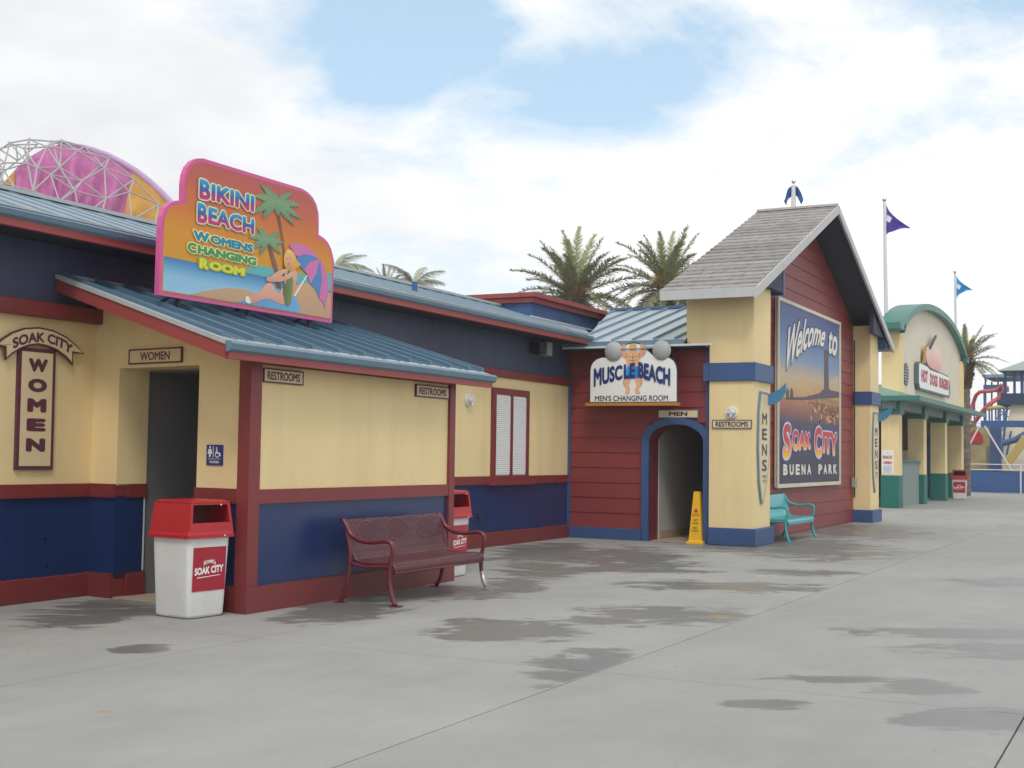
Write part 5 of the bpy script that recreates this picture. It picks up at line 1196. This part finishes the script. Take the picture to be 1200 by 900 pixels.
def date_palm(label, x, y, zc, r_, tr, seed, z0=0.0, n=58, boots=True, low=-34):
    rnd = random.Random(seed)
    t = thing('date_palm', label, 'palm tree', (x, y, z0))
    mb = MB(); pts = []; rs = []; k = 40
    for i in range(k + 1):
        q = i / k; pts.append((x + .12 * math.sin(q * 2), y, z0 + (zc - z0) * q)); rs.append(tr * (1.08 - .12 * q) * (1.06 if i % 2 else .97) * (1.25 if q > .955 else 1))
    mb.tube(pts, rs, 12); mb.build('trunk', BARK, t)
    if boots:
        bm_ = MB()
        for i in range(90):
            a = i * 2.4; z = zc - 1.25 * (1 - i / 90) * 1.0; rr = tr * (1.0 + .55 * (i / 90)); c = Vector((x + .12 * math.sin(2) + rr * math.cos(a), y + rr * math.sin(a), z))
            o = Vector((math.cos(a), math.sin(a), 0)); s_ = Vector((-math.sin(a), math.cos(a), 0)); l = rnd.uniform(.14, .26)
            bm_.add([c - s_ * .09, c + s_ * .09, c + s_ * .045 + o * l * .7 + Vector((0, 0, l)), c - s_ * .045 + o * l * .7 + Vector((0, 0, l)), c + Vector((0, 0, .16)) - o * .06], [(0, 1, 2, 3), (3, 2, 4), (0, 3, 4), (1, 4, 2)])
        tag(bm_.build('leaf_boots', BOOT, t), kind='stuff')
    sc = r_ / 3.0
    for i in range(n):
        q = (i + .5) / n; el = 84 - (84 - low) * q ** 0.92 + rnd.uniform(-7, 7)
        m_ = 0 if el > 62 else 1 if el > 30 else 2 if el > -12 else 3
        az = i * 137.5 + rnd.uniform(-14, 14); s_ = sc * rnd.uniform(.88, 1.08)
        link_mesh('frond', FR[m_], t, (.12 * math.sin(2) + .0, 0, zc - z0 + rnd.uniform(-.1, .2)), (rnd.uniform(-.25, .25), -R(el), R(az)), s_)
    for i in range(7):
        a = R(i * 51 + seed * 20); mb = MB(); e = rnd.uniform(.55, 1.05)
        cx, cy = x + .11, y
        for k in range(9):
            aa = a + rnd.uniform(-.25, .25); ee = e + rnd.uniform(-.12, .12); ln = sc * rnd.uniform(.9, 1.25)
            p = [Vector((cx + math.cos(aa) * ln * s_ * math.cos(ee), cy + math.sin(aa) * ln * s_ * math.cos(ee), zc + ln * s_ * math.sin(ee) - .25 * s_ * s_ * ln)) for s_ in (.1, .5, .8, 1.0)]
            mb.tube(p, [.03, .022, .02, .015], 4, False)
        mb.build('date_stalk', FRUIT, t)
    return t
date_palm('date palm with orange fruit stalks rising behind the blue parapet block', 54.51, 25.07, 9.0, 3.35, .34, 1, n=62)
date_palm('date palm with brown trunk showing, rising behind the pale metal side roof', 56.0, 21.05, 9.35, 3.05, .34, 4, n=60)
date_palm('date palm at the far end of the hot dog stand beside the slides', 61.45, 8.42, 6.1, 1.85, .23, 9, n=40, low=-8)
QF = [frond_mesh('queen_frond', 2.6, 1.0, LEAFS, .60, 44, .9, 11), frond_mesh('queen_frond', 2.6, 1.4, LEAFS, .60, 44, 1.0, 12)]
def queen_palm(label, x, y, zc, r_, seed):
    rnd = random.Random(seed); t = thing('queen_palm', label, 'palm tree', (x, y, 0))
    MB().tube([(x, y, 0), (x, y, zc * .5), (x, y, zc)], [.2, .17, .13], 10).build('trunk', BARK, t)
    for i in range(20):
        el = 74 - 84 * (i / 20) + rnd.uniform(-8, 8)
        link_mesh('frond', QF[i % 2], t, (0, 0, zc), (rnd.uniform(-.3, .3), -R(el), R(i * 137.5)), r_ / 2.6 * rnd.uniform(.85, 1.1))
queen_palm('feathery pale palm top directly beside the edge of the beach sign', 42.2, 30.1, 8.9, 1.6, 3)
queen_palm('drooping feathery palm top right of the vent pipe over the roof', 42.9, 26.75, 8.15, 1.35, 5)
date_palm('small dark palm top between the two feathery palms over the roof', 52.8, 34.6, 9.55, 1.35, .25, 13, n=26, boots=False)

# ------------------------------------------------------------------ ride dome with lattice
O_ = Vector((41.50, 43.33, 0)); rx_ = Vector((.7222, -.6917, 0)); fx_ = Vector((.6917, .7222, 0))
t = thing('ride_dome', 'pink and orange fabric dome in a grey lattice above the blue roof', 'ride', tuple(O_))
def W3(s, z, d):
    k = (60 + d) / 60; v = O_ + rx_ * (s * k) + fx_ * d; return (v.x, v.y, 1.58 + (z - 1.58) * k)
arc = [(-3.60, 12.4), (-3.49, 13.21), (-2.69, 14.29), (-1.81, 14.96), (-1.07, 15.23), (-0.13, 15.23), (0.94, 14.89), (2.02, 14.35), (3.02, 13.61), (3.96, 12.67), (4.9, 11.4)]
def arcp(u):
    f = u * (len(arc) - 1); i = min(len(arc) - 2, int(f)); q = f - i
    return (arc[i][0] + (arc[i + 1][0] - arc[i][0]) * q, arc[i][1] + (arc[i + 1][1] - arc[i][1]) * q)
def strip(u0, u1, name, mt, amp=.16):
    mb = MB(); nu, nv = max(4, int((u1 - u0) * 90)), 14; vs = []
    for j in range(nv + 1):
        v = j / nv
        for i in range(nu + 1):
            u = u0 + (u1 - u0) * i / nu; s, z = arcp(u); bx = -0.6 + (u - .5) * 6.5; bz = 6.0
            ss = s + (bx - s) * v; zz = z + (bz - z) * v
            d = 2.2 - 4.6 * math.sin(math.pi * min(1, v * .5 + .02)) + amp * abs(math.sin(u * 34 + v * 1.6)) * min(1, v * 6) + .15 * math.sin(u * 61 + v * 14) * min(1, v * 6)
            vs.append(W3(ss, zz, d))
    w = nu + 1
    mb.add(vs, [(j * w + i, j * w + i + 1, (j + 1) * w + i + 1, (j + 1) * w + i) for j in range(nv) for i in range(nu)])
    return mb.build(name, mt, t, smooth=True)
CPK = mat('pink_canvas', (0.48, 0.14, 0.34), 0.8, 0.28, 1.3); COR = mat('orange_canvas', (0.50, 0.25, 0.04), 0.8, 0.25, 1.2); CLV = mat('lavender_canvas', (0.55, 0.36, 0.60), 0.7, 0.1, 0.6)
strip(0.0, 0.16, 'canvas_panel', COR); strip(0.16, 0.70, 'canvas_panel', CPK, .75); strip(0.70, 1.0, 'canvas_panel', COR)
mb = MB(); rim = [W3(arcp(.42 + .058 * i)[0] + .02, arcp(.42 + .058 * i)[1] - .03, 1.9) for i in range(11)]
mb.tube(rim, [.08, .10, .12, .14, .16, .17, .18, .18, .18, .18, .18], 10); mb.build('edge_roll', CLV, t, smooth=True)
TRS = mat('galvanised_strut', (0.40, 0.40, 0.40), 0.5, 0.08)
rowsN = [[(-3.9, 14.49), (-3.26, 15.06), (-2.45, 15.29), (-1.51, 15.29), (-1.09, 15.37), (-0.13, 15.19), (0.94, 14.72), (2.08, 13.88), (3.19, 12.81), (3.96, 11.87)],
         [(-3.9, 13.95), (-3.43, 14.15), (-2.65, 14.86), (-1.71, 15.03), (-0.4, 14.96), (0.77, 14.29), (1.88, 13.28), (3.06, 11.97)],
         [(-4.03, 13.21), (-3.46, 13.82), (-2.49, 14.22), (-1.14, 14.15), (-0.17, 13.61), (0.87, 12.88), (2.02, 12.0), (2.6, 11.0)],
         [(-4.3, 12.6), (-3.56, 13.28), (-3.02, 13.14), (-2.08, 14.05), (-1.51, 13.78), (-0.47, 13.14), (0.71, 12.3), (1.5, 11.2)],
         [(-4.3, 11.6), (-3.3, 12.2), (-2.22, 12.98), (-1.11, 12.61), (-0.2, 11.9), (0.6, 11.1)],
         [(-4.2, 8.5), (-3.0, 8.3), (-1.8, 8.2), (-0.6, 8.2), (0.6, 8.2), (1.8, 8.2), (3.0, 8.2)]]
nodes = []
for r_i, row in enumerate(rowsN):
    for s, z in row: nodes.append((W3(s, z, -1.0 - 0.75 * r_i), r_i, s, z))
edges = set()
for i, a in enumerate(nodes):
    ds = sorted(((math.hypot(a[2] - b[2], a[3] - b[3]), j) for j, b in enumerate(nodes) if j != i))
    for dd, j in ds[:5]:
        if dd < 1.75 or a[1] >= 4: edges.add((min(i, j), max(i, j)))
for i, j in sorted(edges):
    MB().tube([nodes[i][0], nodes[j][0]], .034, 6).build('strut', TRS, t)
for i, a in enumerate(nodes): MB().ball(a[0], .075, 6).build('hub', TRS, t)
bk = []                # rear layer of the lattice, left side
bkn = [W3(s, z, 1.2) for s, z in [(-4.2, 14.0), (-3.7, 14.75), (-3.0, 15.0), (-2.1, 15.1), (-3.6, 13.6), (-2.9, 14.3), (-4.4, 13.1), (-3.3, 13.0), (-4.1, 12.4)]]
for a in range(len(bkn)):
    for b in range(a + 1, len(bkn)):
        if (Vector(bkn[a]) - Vector(bkn[b])).length < 1.35: MB().tube([bkn[a], bkn[b]], .035, 5).build('strut', TRS, t)
for s in (-3.5, 0, 3.5): MB().tube([W3(s, 0.05, 0), W3(s, 9.0, 0)], .2, 8).build('support_mast', TRS, t)

# ------------------------------------------------------------------ water park at the far end
BF = thing('blue_fence', 'blue panel fence with white rail across the end of the walk', 'fence', (68, 0, 0))
y = 9.75
k = 0
while y > -24:
    box('fence_panel', PBLUE if k else mat('pale_blue_panel', (0.06, 0.22, 0.50), 0.5), BF, 68.0, 68.06, y - (2.36 if k else .62), y - .04, 0.04, 1.12)
    MB().tube([(67.95, y - .02, 0), (67.95, y - .02, 1.45 if k % 2 == 1 or k == 0 else 1.42)], .035, 6).build('post', POLE, BF)
    y -= 2.4 if k else .66
    k += 1
for z in (1.17, 1.44): MB().tube([(67.95, 9.73, z), (67.95, -24, z)], .028, 6).build('rail', POLE, BF)
YW = thing('yellow_pump_house', 'mottled yellow wall with red half disc behind the blue fence', 'building', (74, 9.6, 0))
box('wall', mat('aged_yellow_wall', (0.36, 0.29, 0.14), 0.8, 0.35, 0.9, streak=0.3), YW, 74, 74.4, 8.75, 11.6, 0, 3.45)
plate('red_half_disc', mat('red_disc_paint', (0.42, 0.02, 0.03), 0.5), YW, [(9.97, 2.72), (9.93, 3.0), (9.80, 3.2), (9.58, 3.30), (9.36, 3.2), (9.22, 3.0), (9.18, 2.72), (9.25, 2.55), (9.9, 2.55)], FX(74), 0, .05)
box('door', mat('dim_door', (0.14, 0.13, 0.11), 0.7), YW, 73.95, 74.0, 8.78, 9.0, 0, 2.4)
BC = thing('blue_slide_column', 'navy block column with overhead beam and pale diagonal braces past the fence', 'structure frame', (72, 8.3, 0))
box('column', mat('dim_navy_block', (0.045, 0.085, 0.20), 0.6, 0.2, 1.0, streak=0.2), BC, 72, 72.5, 8.04, 8.60, 0, 3.45)
box('beam', PBLUE, BC, 70, 70.3, -6, 8.80, 3.36, 3.70)
for a, b in (((8.86, 3.40), (10.4, 0.3)), ((8.60, 3.42), (6.65, 0.0))): MB().tube([(69.9, a[0], a[1]), (69.9, b[0], b[1])], .045, 6).build('brace', POLE, BC)
CT = thing('cream_slide_tower', 'cream tapering tower with navy upper deck and canopy past the fence', 'tower', (80, 7.4, 0))
MB().hexa([(80, 5.0, 0), (80, 9.4, 0), (84, 9.4, 0), (84, 5.0, 0), (80, 5.6, 5.0), (80, 8.35, 5.0), (84, 8.35, 5.0), (84, 5.6, 5.0)]).build('tower_wall', mat('cream_tower_paint', (0.72, 0.66, 0.50), 0.7, 0.1, .6), CT)
box('deck', mat('dark_navy_steel', (0.02, 0.04, 0.10), 0.5, .1), CT, 79.6, 84.4, 4.6, 9.1, 4.95, 5.20)
box('deck_wall', mat('dark_navy_steel', None), CT, 79.7, 79.8, 4.8, 8.9, 5.20, 5.60)
for y in (8.65, 8.15, 7.75, 7.35, 6.95, 6.2, 5.4): box('deck_post', PBLUE, CT, 79.8, 79.95, y - .07, y + .07, 5.2, 6.9)
MB().hexa([(79.0, 4.4, 6.9), (79.0, 9.0, 6.9), (85, 9.0, 6.9), (85, 4.4, 6.9), (81.5, 6.4, 7.9), (81.5, 7.0, 7.9), (82.5, 7.0, 7.9), (82.5, 6.4, 7.9)]).build('canopy_roof', mat('grey_green_roof', (0.30, 0.35, 0.33), 0.6), CT)
MB().tube([(79.9, 9.0, 1.1), (79.85, 8.55, 4.9)], .07, 6).build('tower_stripe', PBLUE, CT); MB().tube([(79.9, 8.6, 2.0), (79.85, 8.35, 3.4)], .05, 6).build('tower_stripe', PBLUE, CT)
ys_ = thing('yellow_flume', 'short yellow slide chute leaning before the cream tower', 'water slide', (78, 8, 0))
MB().hexa([(78, 8.62, 1.45), (78, 8.30, 1.20), (78.5, 8.30, 1.20), (78.5, 8.62, 1.45), (78, 7.55, 3.15), (78, 7.20, 2.9), (78.5, 7.20, 2.9), (78.5, 7.55, 3.15)]).build('chute', mat('yellow_fibreglass', (0.52, 0.38, 0.12), 0.4), ys_)
MB().tube([(78.6, 8.8, 2.6), (78.6, 8.0, 2.85), (78.6, 7.3, 3.3), (78.6, 5.0, 3.5)], .18, 8).build('blue_lip', PBLUE, ys_)
ST = thing('steel_slide_tower', 'blue open steel tower with flat canopy feeding the red slides', 'tower', (110, 12, 0))
for y in (13.2, 12.25, 10.4): 
    for x in (108, 112): MB().tube([(x, y, 0), (x, y, 8.2)], .07, 6).build('tower_post', PBLUE, ST)
box('canopy', mat('faded_blue_canopy', (0.20, 0.29, 0.42), 0.6), ST, 107, 113, 9.6, 13.2, 8.25, 8.5)
box('landing', PBLUE, ST, 107.5, 112.5, 11.9, 13.3, 7.35, 7.7)
for z in (2.5, 4.2, 5.8):
    MB().tube([(108, 13.2, z), (108, 10.4, z)], .06, 6).build('tie', PBLUE, ST)
for (y0, z0_, y1, z1_) in ((12.4, 5.0, 10.4, 6.6), (12.25, 5.8, 10.4, 4.2), (13.2, 2.5, 12.25, 4.2)): MB().tube([(108, y0, z0_), (108, y1, z1_)], .05, 6).build('brace', PBLUE, ST)
REDF = mat('red_fibreglass', (0.45, 0.06, 0.07), 0.35, 0.06)
def flume(label, pts, r_, x, mt):
    t = thing('water_slide', label, 'water slide', (x, pts[-1][0], 0), 'red flumes beyond the fence')
    P3 = [(x + .3 * math.sin(i), a, b) for i, (a, b) in enumerate(pts)]
    MB().tube(P3, r_, 10).build('flume', mt, t, smooth=True)
    for i in range(1, len(P3) - 1, 3): MB().tube([(P3[i][0] + .1, P3[i][1], 0), (P3[i][0] + .1, P3[i][1], P3[i][2])], .06, 6).build('support_post', PBLUE, t)
flume('curling red water slide dropping behind the palm trunk', [(11.1, 7.25), (11.25, 7.05), (11.45, 6.92), (11.9, 6.80), (12.3, 6.78), (12.6, 6.72), (12.88, 6.5), (13.05, 6.15), (13.2, 5.7), (13.3, 5.2), (13.35, 4.7)], .14, 100, REDF)
flume('straight red water slide running down left past the fence', [(10.70, 7.1), (11.0, 6.75), (11.32, 6.31), (11.65, 6.05), (11.95, 5.8), (12.3, 5.42), (12.7, 4.9), (13.1, 4.4), (13.5, 3.9)], .16, 100, REDF)
t = thing('yellow_water_slide', 'yellow slide tube beneath the red slides', 'water slide', (99, 11.3, 0))
MB().tube([(99, 12.0, 5.42), (99, 11.3, 5.55), (99, 10.6, 5.62)], .14, 8).build('flume', mat('yellow_fibreglass', None), t, smooth=True)
MB().tube([(99, 11.4, 0), (99, 11.4, 5.5)], .06, 6).build('support_post', PBLUE, t)
# far greenery
def foliage_mass(name, x0, x1, y0, y1, h, n, seed):
    rnd = random.Random(seed); mb = MB()
    for i in range(n):
        x, y = rnd.uniform(x0, x1), rnd.uniform(y0, y1); z = h * rnd.random() ** .7 * (0.7 + .3 * math.sin(y * .9 + x * .3))
        s = rnd.uniform(.18, .42); a, b = rnd.uniform(0, 6.28), rnd.uniform(-1, 1)
        u = Vector((math.cos(a), math.sin(a), b)).normalized() * s; v = Vector((-math.sin(a), math.cos(a), rnd.uniform(-.6, .6))).normalized() * s * .7
        c = Vector((x, y, z)); mb.add([c - u, c - v, c + u, c + v], [(0, 1, 2, 3)])
    return tag(mb.build(name, mat('far_leaf', (0.06, 0.085, 0.045), 0.8, 0.4, .4), None), kind='stuff')
foliage_mass('far_trees', 118, 128, -40, 26, 5.4, 9000, 5)
foliage_mass('far_shrubs', 88, 93, 8.8, 13.5, 4.2, 1500, 8)

# ------------------------------------------------------------------ thin haze added over the park to wash out far tones, like lens veiling
hz = bpy.data.materials.new('added_haze'); hz.use_nodes = True; ht = hz.node_tree; ht.nodes.clear()
ho = N(ht, 'ShaderNodeOutputMaterial'); hv = N(ht, 'ShaderNodeVolumePrincipled'); hv.inputs['Color'].default_value = (0.95, 0.97, 1, 1); hv.inputs['Density'].default_value = 0.0009
ht.links.new(hv.outputs[0], ho.inputs['Volume'])
tag(MB().box(-905, 1505, -905, 905, -1.06, 18.5).build('haze', hz), kind='stuff')
